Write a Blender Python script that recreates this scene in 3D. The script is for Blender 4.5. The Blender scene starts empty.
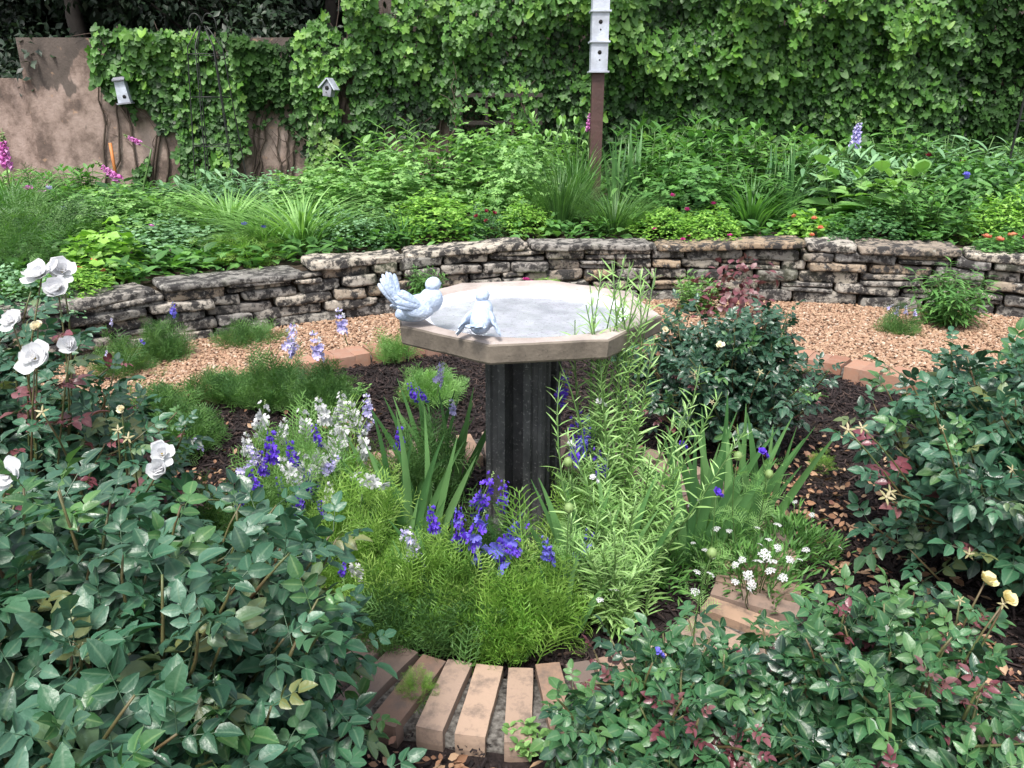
import bpy, math, random
import numpy as np
from mathutils import Vector, noise as mnoise

S = bpy.context.scene
COL = S.collection
PI = math.pi
rad = math.radians

# ------------------------------------------------------------------ camera
CAM_H = 1.30
PITCH = rad(19.6)
FPX = 780.0
cam_d = bpy.data.cameras.new("camera")
cam = bpy.data.objects.new("camera", cam_d)
COL.objects.link(cam)
cam.location = (0, 0, CAM_H)
cam.rotation_euler = (PI / 2 - PITCH, 0, 0)
cam_d.sensor_width = 36
cam_d.lens = FPX / 1024 * 36
cam_d.clip_start = 0.05
cam_d.clip_end = 500
S.camera = cam

# ------------------------------------------------------------------ world, sun, exposure
SUN_EL, SUN_AZ = rad(62), rad(200)      # azimuth clockwise from +Y (north)
w = bpy.data.worlds.new("World")
S.world = w
w.use_nodes = True
nt = w.node_tree
nt.nodes.clear()
sky = nt.nodes.new("ShaderNodeTexSky")
sky.sky_type = 'NISHITA'
sky.sun_disc = False
sky.sun_elevation = SUN_EL
sky.sun_rotation = SUN_AZ
sky.air_density = 1.0
sky.dust_density = 3.0
hsv = nt.nodes.new("ShaderNodeHueSaturation")
hsv.inputs['Saturation'].default_value = 0.45
bg = nt.nodes.new("ShaderNodeBackground")
bg.inputs['Strength'].default_value = 0.095
wo = nt.nodes.new("ShaderNodeOutputWorld")
nt.links.new(sky.outputs[0], hsv.inputs['Color'])
nt.links.new(hsv.outputs[0], bg.inputs[0])
nt.links.new(bg.outputs[0], wo.inputs[0])
sl = bpy.data.lights.new("sun", 'SUN')
sl.energy = 1.5
sl.angle = rad(13)
sl.color = (1.0, 0.96, 0.90)
so = bpy.data.objects.new("sun", sl)
COL.objects.link(so)
sd = Vector((math.sin(SUN_AZ) * math.cos(SUN_EL), math.cos(SUN_AZ) * math.cos(SUN_EL), math.sin(SUN_EL)))
so.rotation_euler = sd.to_track_quat('Z', 'Y').to_euler()
so.location = (0, 0, 12)
S.view_settings.view_transform = 'Standard'
S.view_settings.look = 'None'
S.view_settings.gamma = 1
S.view_settings.use_curve_mapping = False
S.view_settings.exposure = 1.72
S.cycles.use_denoising = True
S.cycles.max_bounces = 6
S.cycles.diffuse_bounces = 2
S.cycles.glossy_bounces = 2
S.cycles.transmission_bounces = 3
S.cycles.transparent_max_bounces = 4

RNG = np.random.default_rng(11)
random.seed(11)


def at(px, py, z):
    """world point at height z seen at a picture position (layout aid)"""
    x = (px - 512) / FPX
    u = -(py - 384) / FPX
    dy = math.cos(PITCH) + u * math.sin(PITCH)
    dz = -math.sin(PITCH) + u * math.cos(PITCH)
    t = (z - CAM_H) / dz
    return (x * t, dy * t, z)


def atY(px, py, Y):
    x = (px - 512) / FPX
    u = -(py - 384) / FPX
    dy = math.cos(PITCH) + u * math.sin(PITCH)
    dz = -math.sin(PITCH) + u * math.cos(PITCH)
    t = Y / dy
    return (x * t, Y, CAM_H + dz * t)


def xat(px, Y, z=0.6):
    return (px - 512) / FPX * (Y * math.cos(PITCH) + (CAM_H - z) * math.sin(PITCH))


# ------------------------------------------------------------------ geometry core
def nrm(a):
    return a / np.maximum(np.linalg.norm(a, axis=-1, keepdims=True), 1e-9)


def frames(d, n):
    """rows: X (width), Y (length), Z (normal)"""
    d = nrm(np.asarray(d, float))
    n = np.asarray(n, float)
    n = n - (n * d).sum(-1, keepdims=True) * d
    n = nrm(n)
    x = np.cross(d, n)
    return np.stack([x, d, n], axis=-2)


class Tmpl:
    def __init__(s, V, Q=None, T=None, mid=None, mat=None):
        s.V = np.asarray(V, float)
        s.Q = np.asarray(Q, int).reshape(-1, 4) if Q is not None and len(Q) else np.zeros((0, 4), int)
        s.T = np.asarray(T, int).reshape(-1, 3) if T is not None and len(T) else np.zeros((0, 3), int)
        s.mid = np.asarray(mid, float) if mid is not None else np.zeros(len(s.V))
        s.mq = np.zeros(len(s.Q), int)
        s.mt = np.zeros(len(s.T), int)
        if mat:
            s.mq[:] = mat
            s.mt[:] = mat


def merge(items):
    """items: (tmpl, pos, basis3x3, scale)"""
    V, Q, T, M, mq, mt = [], [], [], [], [], []
    o = 0
    for t, p, b, s in items:
        V.append((t.V * s) @ b + np.asarray(p))
        Q.append(t.Q + o); T.append(t.T + o); M.append(t.mid); mq.append(t.mq); mt.append(t.mt)
        o += len(t.V)
    r = Tmpl(np.concatenate(V), np.concatenate(Q), np.concatenate(T), np.concatenate(M))
    r.mq = np.concatenate(mq); r.mt = np.concatenate(mt)
    return r


class Geo:
    def __init__(s):
        s.V, s.Q, s.T, s.mq, s.mt, s.r, s.m = [], [], [], [], [], [], []
        s.n = 0

    def add(s, t, mat=0, rnd=None):
        k = len(t.V)
        s.V.append(t.V); s.Q.append(t.Q + s.n); s.T.append(t.T + s.n)
        s.mq.append(t.mq + mat); s.mt.append(t.mt + mat)
        s.r.append(np.full(k, RNG.random() if rnd is None else rnd)); s.m.append(t.mid)
        s.n += k
        return s

    def inst(s, t, pos, B, sc, mat=0, rnd=None):
        pos = np.asarray(pos, float).reshape(-1, 3)
        n = len(pos)
        if n == 0:
            return s
        k = len(t.V)
        sc = np.broadcast_to(np.asarray(sc, float), (n,)) if np.ndim(sc) < 2 else np.asarray(sc)
        if sc.ndim == 1:
            loc = t.V[None] * sc[:, None, None]
        else:
            loc = t.V[None] * sc[:, None, :]
        V = np.einsum('nki,nij->nkj', loc, B) + pos[:, None]
        off = (np.arange(n) * k)[:, None, None] + s.n
        s.V.append(V.reshape(-1, 3))
        s.Q.append((t.Q[None] + off).reshape(-1, 4)); s.T.append((t.T[None] + off).reshape(-1, 3))
        s.mq.append(np.tile(t.mq, n) + mat); s.mt.append(np.tile(t.mt, n) + mat)
        if rnd is None:
            rnd = RNG.random(n)
        s.r.append(np.repeat(np.broadcast_to(rnd, (n,)), k)); s.m.append(np.tile(t.mid, n))
        s.n += n * k
        return s

    def mesh(s, name, mats, smooth=True):
        V = np.concatenate(s.V); Q = np.concatenate(s.Q); T = np.concatenate(s.T)
        me = bpy.data.meshes.new(name)
        nq, ntr = len(Q), len(T)
        me.vertices.add(len(V)); me.loops.add(nq * 4 + ntr * 3); me.polygons.add(nq + ntr)
        me.vertices.foreach_set('co', V.astype(np.float32).ravel())
        me.loops.foreach_set('vertex_index', np.concatenate([Q.ravel(), T.ravel()]).astype(np.int32))
        ls = np.concatenate([np.arange(nq) * 4, nq * 4 + np.arange(ntr) * 3]).astype(np.int32)
        me.polygons.foreach_set('loop_start', ls)
        mi = np.concatenate([np.concatenate(s.mq), np.concatenate(s.mt)]).astype(np.int32)
        me.polygons.foreach_set('material_index', mi)
        me.polygons.foreach_set('use_smooth', np.full(nq + ntr, bool(smooth)))
        a = me.attributes.new('rnd', 'FLOAT', 'POINT'); a.data.foreach_set('value', np.concatenate(s.r).astype(np.float32))
        a = me.attributes.new('mid', 'FLOAT', 'POINT'); a.data.foreach_set('value', np.concatenate(s.m).astype(np.float32))
        for m in (mats if isinstance(mats, (list, tuple)) else [mats]):
            me.materials.append(m)
        me.update(calc_edges=True)
        me.validate()
        return me


def link(name, me, parent=None, loc=(0, 0, 0), rot=(0, 0, 0), sc=(1, 1, 1)):
    o = bpy.data.objects.new(name, me)
    COL.objects.link(o)
    o.parent = parent
    o.location = loc; o.rotation_euler = rot; o.scale = sc
    return o


def tag(o, label=None, cat=None, group=None, kind=None):
    if label: o['label'] = label
    if cat: o['category'] = cat
    if group: o['group'] = group
    if kind: o['kind'] = kind
    return o


def thing(name, label, cat, loc=(0, 0, 0), rz=0, sc=(1, 1, 1), group=None):
    return tag(link(name, None, None, loc, (0, 0, rz), sc), label, cat, group)


# ------------------------------------------------------------------ templates
def leaf_t(n=4, w=0.5, fold=0.12, curl=0.25, serr=0.0, power=0.85, wave=0.0):
    V, M = [], []
    for i in range(n + 1):
        s = i / n
        ww = w * 0.5 * (math.sin(PI * s ** power) ** 0.8 if 0 < s < 1 else 0.0) + 0.004
        if serr and 0 < i < n:
            ww *= 1 + (serr if i % 2 else -serr)
        z = -curl * s * s
        y = s
        V += [(-ww, y, z + fold * ww * 2 + wave * math.sin(s * 9)), (0, y, z), (ww, y, z + fold * ww * 2 - wave * math.sin(s * 9 + 1))]
        M += [0, 1, 0]
    Q = []
    for i in range(n):
        a = i * 3
        Q += [(a, a + 1, a + 4, a + 3), (a + 1, a + 2, a + 5, a + 4)]
    return Tmpl(V, Q, None, M)


def tube_t(pts, rads, sides=5, cap=True):
    pts = np.asarray(pts, float)
    n = len(pts)
    rads = np.broadcast_to(np.asarray(rads, float), (n,))
    tan = nrm(np.gradient(pts, axis=0))
    ref = np.array([0.31, 0.87, 0.38])
    a = nrm(np.cross(tan, ref)); b = np.cross(tan, a)
    th = np.arange(sides) * 2 * PI / sides
    V = pts[:, None] + rads[:, None, None] * (np.cos(th)[None, :, None] * a[:, None] + np.sin(th)[None, :, None] * b[:, None])
    V = V.reshape(-1, 3)
    Q = []
    for i in range(n - 1):
        for j in range(sides):
            j2 = (j + 1) % sides
            Q.append((i * sides + j, i * sides + j2, (i + 1) * sides + j2, (i + 1) * sides + j))
    T = []
    if cap:
        V = np.concatenate([V, pts[:1], pts[-1:]])
        c0, c1 = n * sides, n * sides + 1
        for j in range(sides):
            j2 = (j + 1) % sides
            T += [(c0, j2, j), (c1, (n - 1) * sides + j, (n - 1) * sides + j2)]
    return Tmpl(V, Q, T)


def curve_pts(p0, p1, sag=0.1, n=6, side=None):
    p0 = np.asarray(p0, float); p1 = np.asarray(p1, float)
    t = np.linspace(0, 1, n)[:, None]
    L = np.linalg.norm(p1 - p0)
    off = RNG.normal(0, 1, 3) * 0.5 if side is None else np.asarray(side, float)
    return p0 + (p1 - p0) * t + off * (4 * t * (1 - t)) * sag * L


def lobed_t(lobes=5, depth=0.45, relief=0.08, base=0.25):
    """leaf with lobes, stalk at origin, tip at +Y, width about 1"""
    pts = []
    angs = np.linspace(-125, 125, lobes)
    size = 1 - 0.38 * (np.abs(angs) / 125) ** 1.2
    for i, (a, r) in enumerate(zip(angs, size)):
        pts.append((a - 18, r * 0.84)); pts.append((a, r)); pts.append((a + 18, r * 0.84))
        if i < lobes - 1:
            m = (a + angs[i + 1]) / 2
            pts.append((m, (1 - depth) * min(r, size[i + 1])))
    pts.append((180, 0.12))
    V = [(0, base, -relief)]
    for a, r in pts:
        x = math.sin(rad(a)) * r * 0.6; y = base + math.cos(rad(a)) * r * 0.62
        V.append((x, y, relief * math.cos(rad(a * 3)) * 0.6 - 0.16 * r * r))
    n = len(pts)
    T = [(0, 1 + (i + 1) % n, 1 + i) for i in range(n)]
    return Tmpl(V, None, T, [1] + [0.2] * n)


def strip_t(pts, widths, up=(0, 0, 1), fold=0.0):
    pts = np.asarray(pts, float); n = len(pts)
    widths = np.broadcast_to(np.asarray(widths, float), (n,))
    tan = nrm(np.gradient(pts, axis=0))
    side = np.cross(tan, np.asarray(up, float))
    bad = np.linalg.norm(side, axis=1) < 1e-3
    side[bad] = (1, 0, 0)
    side = nrm(side)
    nn = np.cross(side, tan)
    L = pts - side * widths[:, None] / 2 + nn * fold * widths[:, None]
    R = pts + side * widths[:, None] / 2 + nn * fold * widths[:, None]
    V = np.stack([L, pts, R], 1).reshape(-1, 3)
    Q = []
    for i in range(n - 1):
        a = i * 3
        Q += [(a, a + 1, a + 4, a + 3), (a + 1, a + 2, a + 5, a + 4)]
    return Tmpl(V, Q, None, [0, 1, 0] * n)


def flat_strip_t(pts, widths, up):
    pts = np.asarray(pts, float); n = len(pts)
    widths = np.broadcast_to(np.asarray(widths, float), (n,))
    tan = nrm(np.gradient(pts, axis=0))
    side = nrm(np.cross(tan, np.asarray(up, float)) + 1e-6)
    V = np.stack([pts - side * widths[:, None] / 2, pts + side * widths[:, None] / 2], 1).reshape(-1, 3)
    Q = [(2 * i, 2 * i + 1, 2 * i + 3, 2 * i + 2) for i in range(n - 1)]
    return Tmpl(V, Q)


def blade_t(L, wd, lean, bend, az, base=(0, 0, 0), n=8, fold=0.18, tip=0.15, inplane=False):
    """arching blade: lean and bend in radians from the vertical"""
    t = np.linspace(0, 1, n)
    th = lean + bend * t ** 1.6
    ds = L / (n - 1)
    r = np.concatenate([[0], np.cumsum(np.sin(th[:-1]) * ds)])
    z = np.concatenate([[0], np.cumsum(np.cos(th[:-1]) * ds)])
    pts = np.stack([r * math.cos(az), r * math.sin(az), z], 1) + np.asarray(base)
    ww = wd * np.minimum(1, (1 - t) / tip * 0.35 + 0.02) ** 0.7 * (0.75 + 0.25 * np.sin(PI * t))
    sidev = np.array([-math.sin(az), math.cos(az), 0.0])
    up = np.cross(sidev, np.array([math.cos(az), math.sin(az), 0.0]))
    tan = nrm(np.gradient(pts, axis=0))
    nn = np.cross(np.broadcast_to(sidev, tan.shape), tan)
    if inplane:
        sv = np.broadcast_to(sidev, tan.shape).copy()
        sidev, nn = nn, -sv
    Lp = pts - sidev * ww[:, None] / 2 + nn * fold * ww[:, None]
    Rp = pts + sidev * ww[:, None] / 2 + nn * fold * ww[:, None]
    V = np.stack([Lp, pts, Rp], 1).reshape(-1, 3)
    Q = []
    for i in range(n - 1):
        a = i * 3
        Q += [(a, a + 1, a + 4, a + 3), (a + 1, a + 2, a + 5, a + 4)]
    return Tmpl(V, Q, None, [0, 1, 0] * n)


def feather_t(pairs=8, w=0.018, droop=0.25, spread=0.38, needles=3):
    """finely cut leaf, length 1"""
    it = []
    t = np.linspace(0, 1, 6)
    main = np.stack([0 * t, t, -droop * t * t], 1)
    items = [flat_strip_t(main, w * 1.1 * (1 - 0.5 * t), (0, 0, 1))]
    for i in range(pairs):
        s = 0.18 + 0.78 * i / (pairs - 1)
        c = np.array([0, s, -droop * s * s])
        ln = spread * (math.sin(PI * (0.15 + 0.8 * s)) ** 0.8) + 0.05
        for sg in (-1, 1):
            d = nrm(np.array([sg * 0.8, 0.75, RNG.normal(0.05, 0.25)]))
            e = c + d * ln
            items.append(flat_strip_t([c, (c + e) / 2 + (0, 0, 0.015), e], [w, w, w * 0.4], (0, 0, 1)))
            for k in range(needles):
                q = c + d * ln * (0.35 + 0.6 * k / max(1, needles - 1))
                d2 = nrm(np.array([sg * (0.2 + (k % 2) * 0.9), 1.0 - (k % 2) * 0.5, RNG.normal(0.1, 0.45)]))
                items.append(flat_strip_t([q, q + d2 * ln * 0.42], [w, w * 0.35], (0, 0, 1)))
    I = np.eye(3)
    return merge([(x, (0, 0, 0), I, 1) for x in items])


def rose_leaf_t(seed, n=6, leaf_w=0.62):
    """compound leaf of five to seven leaflets, length about 1"""
    r = np.random.default_rng(seed)
    lf = [leaf_t(n, leaf_w, 0.16 + r.random() * .1, c, 0.05, 0.8, 0.012) for c in (0.12, 0.3, 0.2)]
    items = []
    t = np.linspace(0, 1, 5)
    dr = r.uniform(0.05, 0.3)
    main = np.stack([0 * t, t * 0.62, -dr * (t * .62) ** 2], 1)
    tb = tube_t(main, 0.010, 3, False); tb.mid[:] = 1
    items.append((tb, (0, 0, 0), np.eye(3), 1))

    def put(s, ang, size):
        c = np.array([0, s, -dr * s * s])
        a = rad(ang + r.normal(0, 8))
        d = np.array([math.sin(a), math.cos(a), r.normal(-0.08, 0.16)])
        nn = np.array([r.normal(0, 0.25), r.normal(0, 0.25), 1.0])
        items.append((lf[r.integers(3)], c, frames(d, nn), size))
    put(0.62, 0, 0.42)
    put(0.48, 58, 0.36); put(0.50, -58, 0.36)
    put(0.24, 66, 0.30); put(0.26, -66, 0.30)
    return merge(items)


def petal_t(w=0.8, cup=0.3, n=3, notch=0.0):
    V = []
    for i in range(n + 1):
        s = i / n
        ww = w * 0.5 * (0.25 + 0.75 * math.sin(PI * min(1, 0.12 + s * 0.68)))
        for j in range(3):
            x = (j - 1) * ww
            V.append((x, s - (notch if (j == 1 and i == n) else 0) - (0.08 if j != 1 and i == n else 0), cup * s * s + cup * 0.5 * abs(j - 1) * (1 - s * 0.5)))
    Q = []
    for i in range(n):
        a = i * 3
        Q += [(a, a + 1, a + 4, a + 3), (a + 1, a + 2, a + 5, a + 4)]
    return Tmpl(V, Q)


def floret_t(k=5, w=0.75, cup=0.15, n=1):
    p = petal_t(w, cup, n)
    it = []
    for i in range(k):
        a = 2 * PI * i / k
        it.append((p, (0, 0, 0), frames([math.cos(a), math.sin(a), 0.15], [0, 0, 1]), 1))
    return merge(it)


# ------------------------------------------------------------------ materials
def newmat(name):
    m = bpy.data.materials.new(name); m.use_nodes = True
    nt = m.node_tree; nt.nodes.clear()
    out = nt.nodes.new('ShaderNodeOutputMaterial')
    b = nt.nodes.new('ShaderNodeBsdfPrincipled')
    nt.links.new(b.outputs[0], out.inputs[0])
    return m, nt, b, out


def N(nt, typ, **kw):
    n = nt.nodes.new(typ)
    for k, v in kw.items():
        if k in n.inputs:
            n.inputs[k].default_value = v
        else:
            setattr(n, k, v)
    return n


def ramp(nt, fac, stops):
    r = nt.nodes.new('ShaderNodeValToRGB')
    e = r.color_ramp.elements
    while len(e) < len(stops): e.new(0.5)
    for i, (p, c) in enumerate(stops):
        e[i].position = p; e[i].color = (*c, 1) if len(c) == 3 else c
    nt.links.new(fac, r.inputs[0])
    return r.outputs[0]


def mixc(nt, fac, a, b, typ='MIX'):
    m = nt.nodes.new('ShaderNodeMix'); m.data_type = 'RGBA'; m.blend_type = typ
    for sock, v in ((0, fac), (6, a), (7, b)):
        if isinstance(v, bpy.types.NodeSocket): nt.links.new(v, m.inputs[sock])
        elif isinstance(v, (int, float)): m.inputs[sock].default_value = v
        else: m.inputs[sock].default_value = (*v, 1)
    return m.outputs[2]


def attr(nt, name):
    a = nt.nodes.new('ShaderNodeAttribute'); a.attribute_name = name
    return a.outputs['Fac']


def leafmat(name, cols, rough=0.45, transl=0.25, vein=None, spec=0.5, patch=0.5, tint=(1.0, 1.15, 0.5)):
    m, nt, b, out = newmat(name)
    n = len(cols)
    c = ramp(nt, attr(nt, 'rnd'), [(i / (n - 1), cols[i]) for i in range(n)])
    tc = nt.nodes.new('ShaderNodeTexCoord')
    no = N(nt, 'ShaderNodeTexNoise', Scale=7.0, Detail=2.0)
    nt.links.new(tc.outputs['Object'], no.inputs['Vector'])
    v = ramp(nt, no.outputs[0], [(0.3, (1 - 0.35 * patch,) * 3), (0.7, (1 + 0.35 * patch,) * 3)])
    c = mixc(nt, 1.0, c, v, 'MULTIPLY')
    if vein:
        f = ramp(nt, attr(nt, 'mid'), [(0.80, (0, 0, 0)), (0.97, (0.6,) * 3)])
        c = mixc(nt, f, c, vein)
        n2 = N(nt, 'ShaderNodeTexNoise', Scale=160.0, Detail=2.0)
        nt.links.new(tc.outputs['Object'], n2.inputs['Vector'])
        bp = N(nt, 'ShaderNodeBump', Strength=0.35, Distance=0.003)
        nt.links.new(n2.outputs[0], bp.inputs['Height']); nt.links.new(bp.outputs[0], b.inputs['Normal'])
    nt.links.new(c, b.inputs['Base Color'])
    b.inputs['Roughness'].default_value = rough
    b.inputs['Specular IOR Level'].default_value = spec
    if transl:
        t = nt.nodes.new('ShaderNodeBsdfTranslucent')
        c2 = mixc(nt, 1.0, c, tint, 'MULTIPLY')
        nt.links.new(c2, t.inputs[0])
        ms = nt.nodes.new('ShaderNodeMixShader'); ms.inputs[0].default_value = transl
        nt.links.new(b.outputs[0], ms.inputs[1]); nt.links.new(t.outputs[0], ms.inputs[2])
        nt.links.new(ms.outputs[0], out.inputs[0])
    return m


def plain(name, col, rough=0.6, metal=0.0, bump=0.0, bscale=40, col2=None, nscale=8, spec=0.5):
    m, nt, b, out = newmat(name)
    tc = nt.nodes.new('ShaderNodeTexCoord')
    no = N(nt, 'ShaderNodeTexNoise', Scale=float(nscale), Detail=5.0)
    nt.links.new(tc.outputs['Object'], no.inputs['Vector'])
    col2 = col2 or tuple(x * 0.75 for x in col)
    c = ramp(nt, no.outputs[0], [(0.35, col2), (0.65, col)])
    nt.links.new(c, b.inputs['Base Color'])
    b.inputs['Roughness'].default_value = rough
    b.inputs['Metallic'].default_value = metal
    b.inputs['Specular IOR Level'].default_value = spec
    if bump:
        n2 = N(nt, 'ShaderNodeTexNoise', Scale=float(bscale), Detail=6.0)
        nt.links.new(tc.outputs['Object'], n2.inputs['Vector'])
        bp = N(nt, 'ShaderNodeBump', Strength=bump, Distance=0.01)
        nt.links.new(n2.outputs[0], bp.inputs['Height']); nt.links.new(bp.outputs[0], b.inputs['Normal'])
    return m


M = {}
# foliage
M['rose'] = leafmat('rose_leaf', [(.016, .062, .030), (.032, .105, .052), (.050, .132, .082), (.064, .155, .095), (.040, .125, .055), (.028, .098, .048), (.034, .115, .060), (.05, .14, .07), (.15, .17, .06)], .42, .18, (.11, .19, .11), .6)
M['rose_dark'] = leafmat('rose_leaf_dark', [(.013, .046, .026), (.024, .072, .040), (.040, .100, .060)], .34, .14, (.10, .17, .09), .6)
M['rose_mid'] = leafmat('rose_leaf_mid', [(.014, .055, .020), (.028, .100, .036), (.055, .155, .060), (.034, .115, .045), (.085, .19, .06)], .42, .2, (.13, .22, .10), .6)
M['rose_light'] = leafmat('rose_leaf_light', [(.025, .085, .025), (.05, .14, .045), (.09, .20, .06)], .38, .2, (.16, .26, .10), .55)
M['red_leaf'] = leafmat('young_red_leaf', [(.10, .030, .040), (.17, .05, .065), (.15, .085, .08)], .35, .2, (.2, .06, .06), .6)
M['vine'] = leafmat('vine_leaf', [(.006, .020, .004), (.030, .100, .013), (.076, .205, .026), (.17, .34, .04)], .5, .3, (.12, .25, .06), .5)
M['vine_dark'] = leafmat('vine_leaf_dark', [(.006, .022, .004), (.017, .056, .008), (.045, .12, .017)], .65, .25, None, .25)  # dark ivy colour, also paints shade onto inner vine leaves
M['vine_pale'] = leafmat('vine_leaf_pale', [(.07, .17, .03), (.14, .26, .05), (.24, .34, .08)], .42, .3)
M['feather'] = leafmat('feathery_green', [(.08, .19, .03), (.20, .38, .065), (.36, .55, .14)], .5, .35)
M['feather_dk'] = leafmat('feathery_dark', [(.045, .12, .035), (.09, .20, .055), (.15, .29, .08)], .5, .3)
M['lime'] = leafmat('lime_green', [(.13, .30, .045), (.22, .44, .065), (.33, .56, .11)], .5, .35)
M['mid'] = leafmat('mid_green', [(.05, .14, .035), (.10, .25, .065), (.18, .38, .10)], .5, .35, (.12, .22, .06))
M['light'] = leafmat('light_green', [(.11, .25, .07), (.20, .39, .11), (.31, .53, .18)], .52, .35, (.18, .3, .1))
M['dark'] = leafmat('dark_green', [(.025, .080, .026), (.05, .14, .042), (.095, .22, .07)], .42, .2, (.08, .14, .05))
M['bluegrn'] = leafmat('blue_green', [(.08, .18, .08), (.15, .29, .14), (.23, .40, .21)], .5, .2)
M['sword'] = leafmat('sword_leaf', [(.05, .14, .045), (.10, .23, .075), (.17, .33, .12)], .42, .2)
M['pale'] = leafmat('pale_green', [(.18, .34, .10), (.28, .48, .15), (.40, .60, .24)], .5, .3)
M['stem'] = plain('green_stem', (.08, .16, .04), .5)
M['cane'] = plain('rose_cane', (.09, .12, .04), .5, col2=(.10, .06, .03))
M['bark'] = plain('vine_bark', (.085, .06, .045), .9, bump=.5, bscale=30)
M['tree_bark'] = plain('tree_bark', (.02, .016, .013), .9, bump=.6, bscale=12)
M['conifer'] = leafmat('tree_leaf', [(.006, .016, .008), (.012, .030, .012), (.022, .05, .02)], .5, .1)
M['dry'] = leafmat('dry_leaf', [(.16, .08, .045), (.30, .16, .09), (.40, .27, .17), (.22, .10, .07)], .8, .1)
# petals
def petalmat(name, c1, c2, tr=.25):
    return leafmat(name, [c1, c2], .55, tr, None, .3, .15, (1, 1, 1))
M['white'] = petalmat('white_petal', (.66, .67, .68), (.78, .78, .80), .4)
M['cream'] = petalmat('cream_petal', (.80, .72, .48), (.86, .80, .62))
M['yellow'] = petalmat('yellow_petal', (.72, .62, .28), (.78, .72, .45))
M['violet'] = petalmat('violet_petal', (.085, .035, .50), (.17, .07, .66))
M['blue'] = petalmat('blue_petal', (.12, .12, .60), (.24, .22, .75))
M['lilac'] = petalmat('lilac_petal', (.42, .38, .74), (.62, .58, .84))
M['pink'] = petalmat('pink_petal', (.55, .12, .42), (.70, .32, .62))
M['mag'] = petalmat('magenta_petal', (.50, .03, .22), (.62, .06, .32))
M['coral'] = petalmat('coral_petal', (.62, .14, .08), (.72, .30, .18))
M['red'] = petalmat('dark_red_petal', (.16, .012, .03), (.26, .02, .05))
M['seed'] = plain('seed_centre', (.45, .32, .06), .8)
M['pod'] = plain('seed_pod', (.20, .30, .10), .6)


def stonemat():
    m, nt, b, out = newmat('weathered_limestone')
    tc = nt.nodes.new('ShaderNodeTexCoord')
    base = ramp(nt, attr(nt, 'rnd'), [(0.0, (.20, .19, .175)), (0.3, (.31, .29, .255)), (0.5, (.34, .25, .165)), (0.6, (.22, .21, .20)), (0.8, (.50, .44, .355)), (1.0, (.33, .31, .285))])
    n1 = N(nt, 'ShaderNodeTexNoise', Scale=15.0, Detail=10.0, Roughness=.75)
    nt.links.new(tc.outputs['Object'], n1.inputs['Vector'])
    f1 = ramp(nt, n1.outputs[0], [(0.465, (0, 0, 0)), (0.545, (1, 1, 1))])
    c = mixc(nt, f1, (.034, .031, .030), base)
    n2 = N(nt, 'ShaderNodeTexNoise', Scale=26.0, Detail=8.0, Roughness=.7)
    nt.links.new(tc.outputs['Object'], n2.inputs['Vector'])
    f2 = ramp(nt, n2.outputs[0], [(0.60, (0, 0, 0)), (0.70, (1, 1, 1))])
    c = mixc(nt, f2, c, (.52, .50, .45))
    n4 = N(nt, 'ShaderNodeTexNoise', Scale=3.0, Detail=4.0)
    nt.links.new(tc.outputs['Object'], n4.inputs['Vector'])
    f4 = ramp(nt, n4.outputs[0], [(0.62, (0, 0, 0)), (0.74, (.35, .35, .35))])
    c = mixc(nt, f4, c, (.07, .085, .03))
    nt.links.new(c, b.inputs['Base Color'])
    b.inputs['Roughness'].default_value = .85
    n3 = N(nt, 'ShaderNodeTexNoise', Scale=38.0, Detail=10.0, Roughness=.7)
    nt.links.new(tc.outputs['Object'], n3.inputs['Vector'])
    bp = N(nt, 'ShaderNodeBump', Strength=.9, Distance=.02)
    nt.links.new(n3.outputs[0], bp.inputs['Height']); nt.links.new(bp.outputs[0], b.inputs['Normal'])
    return m


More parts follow.
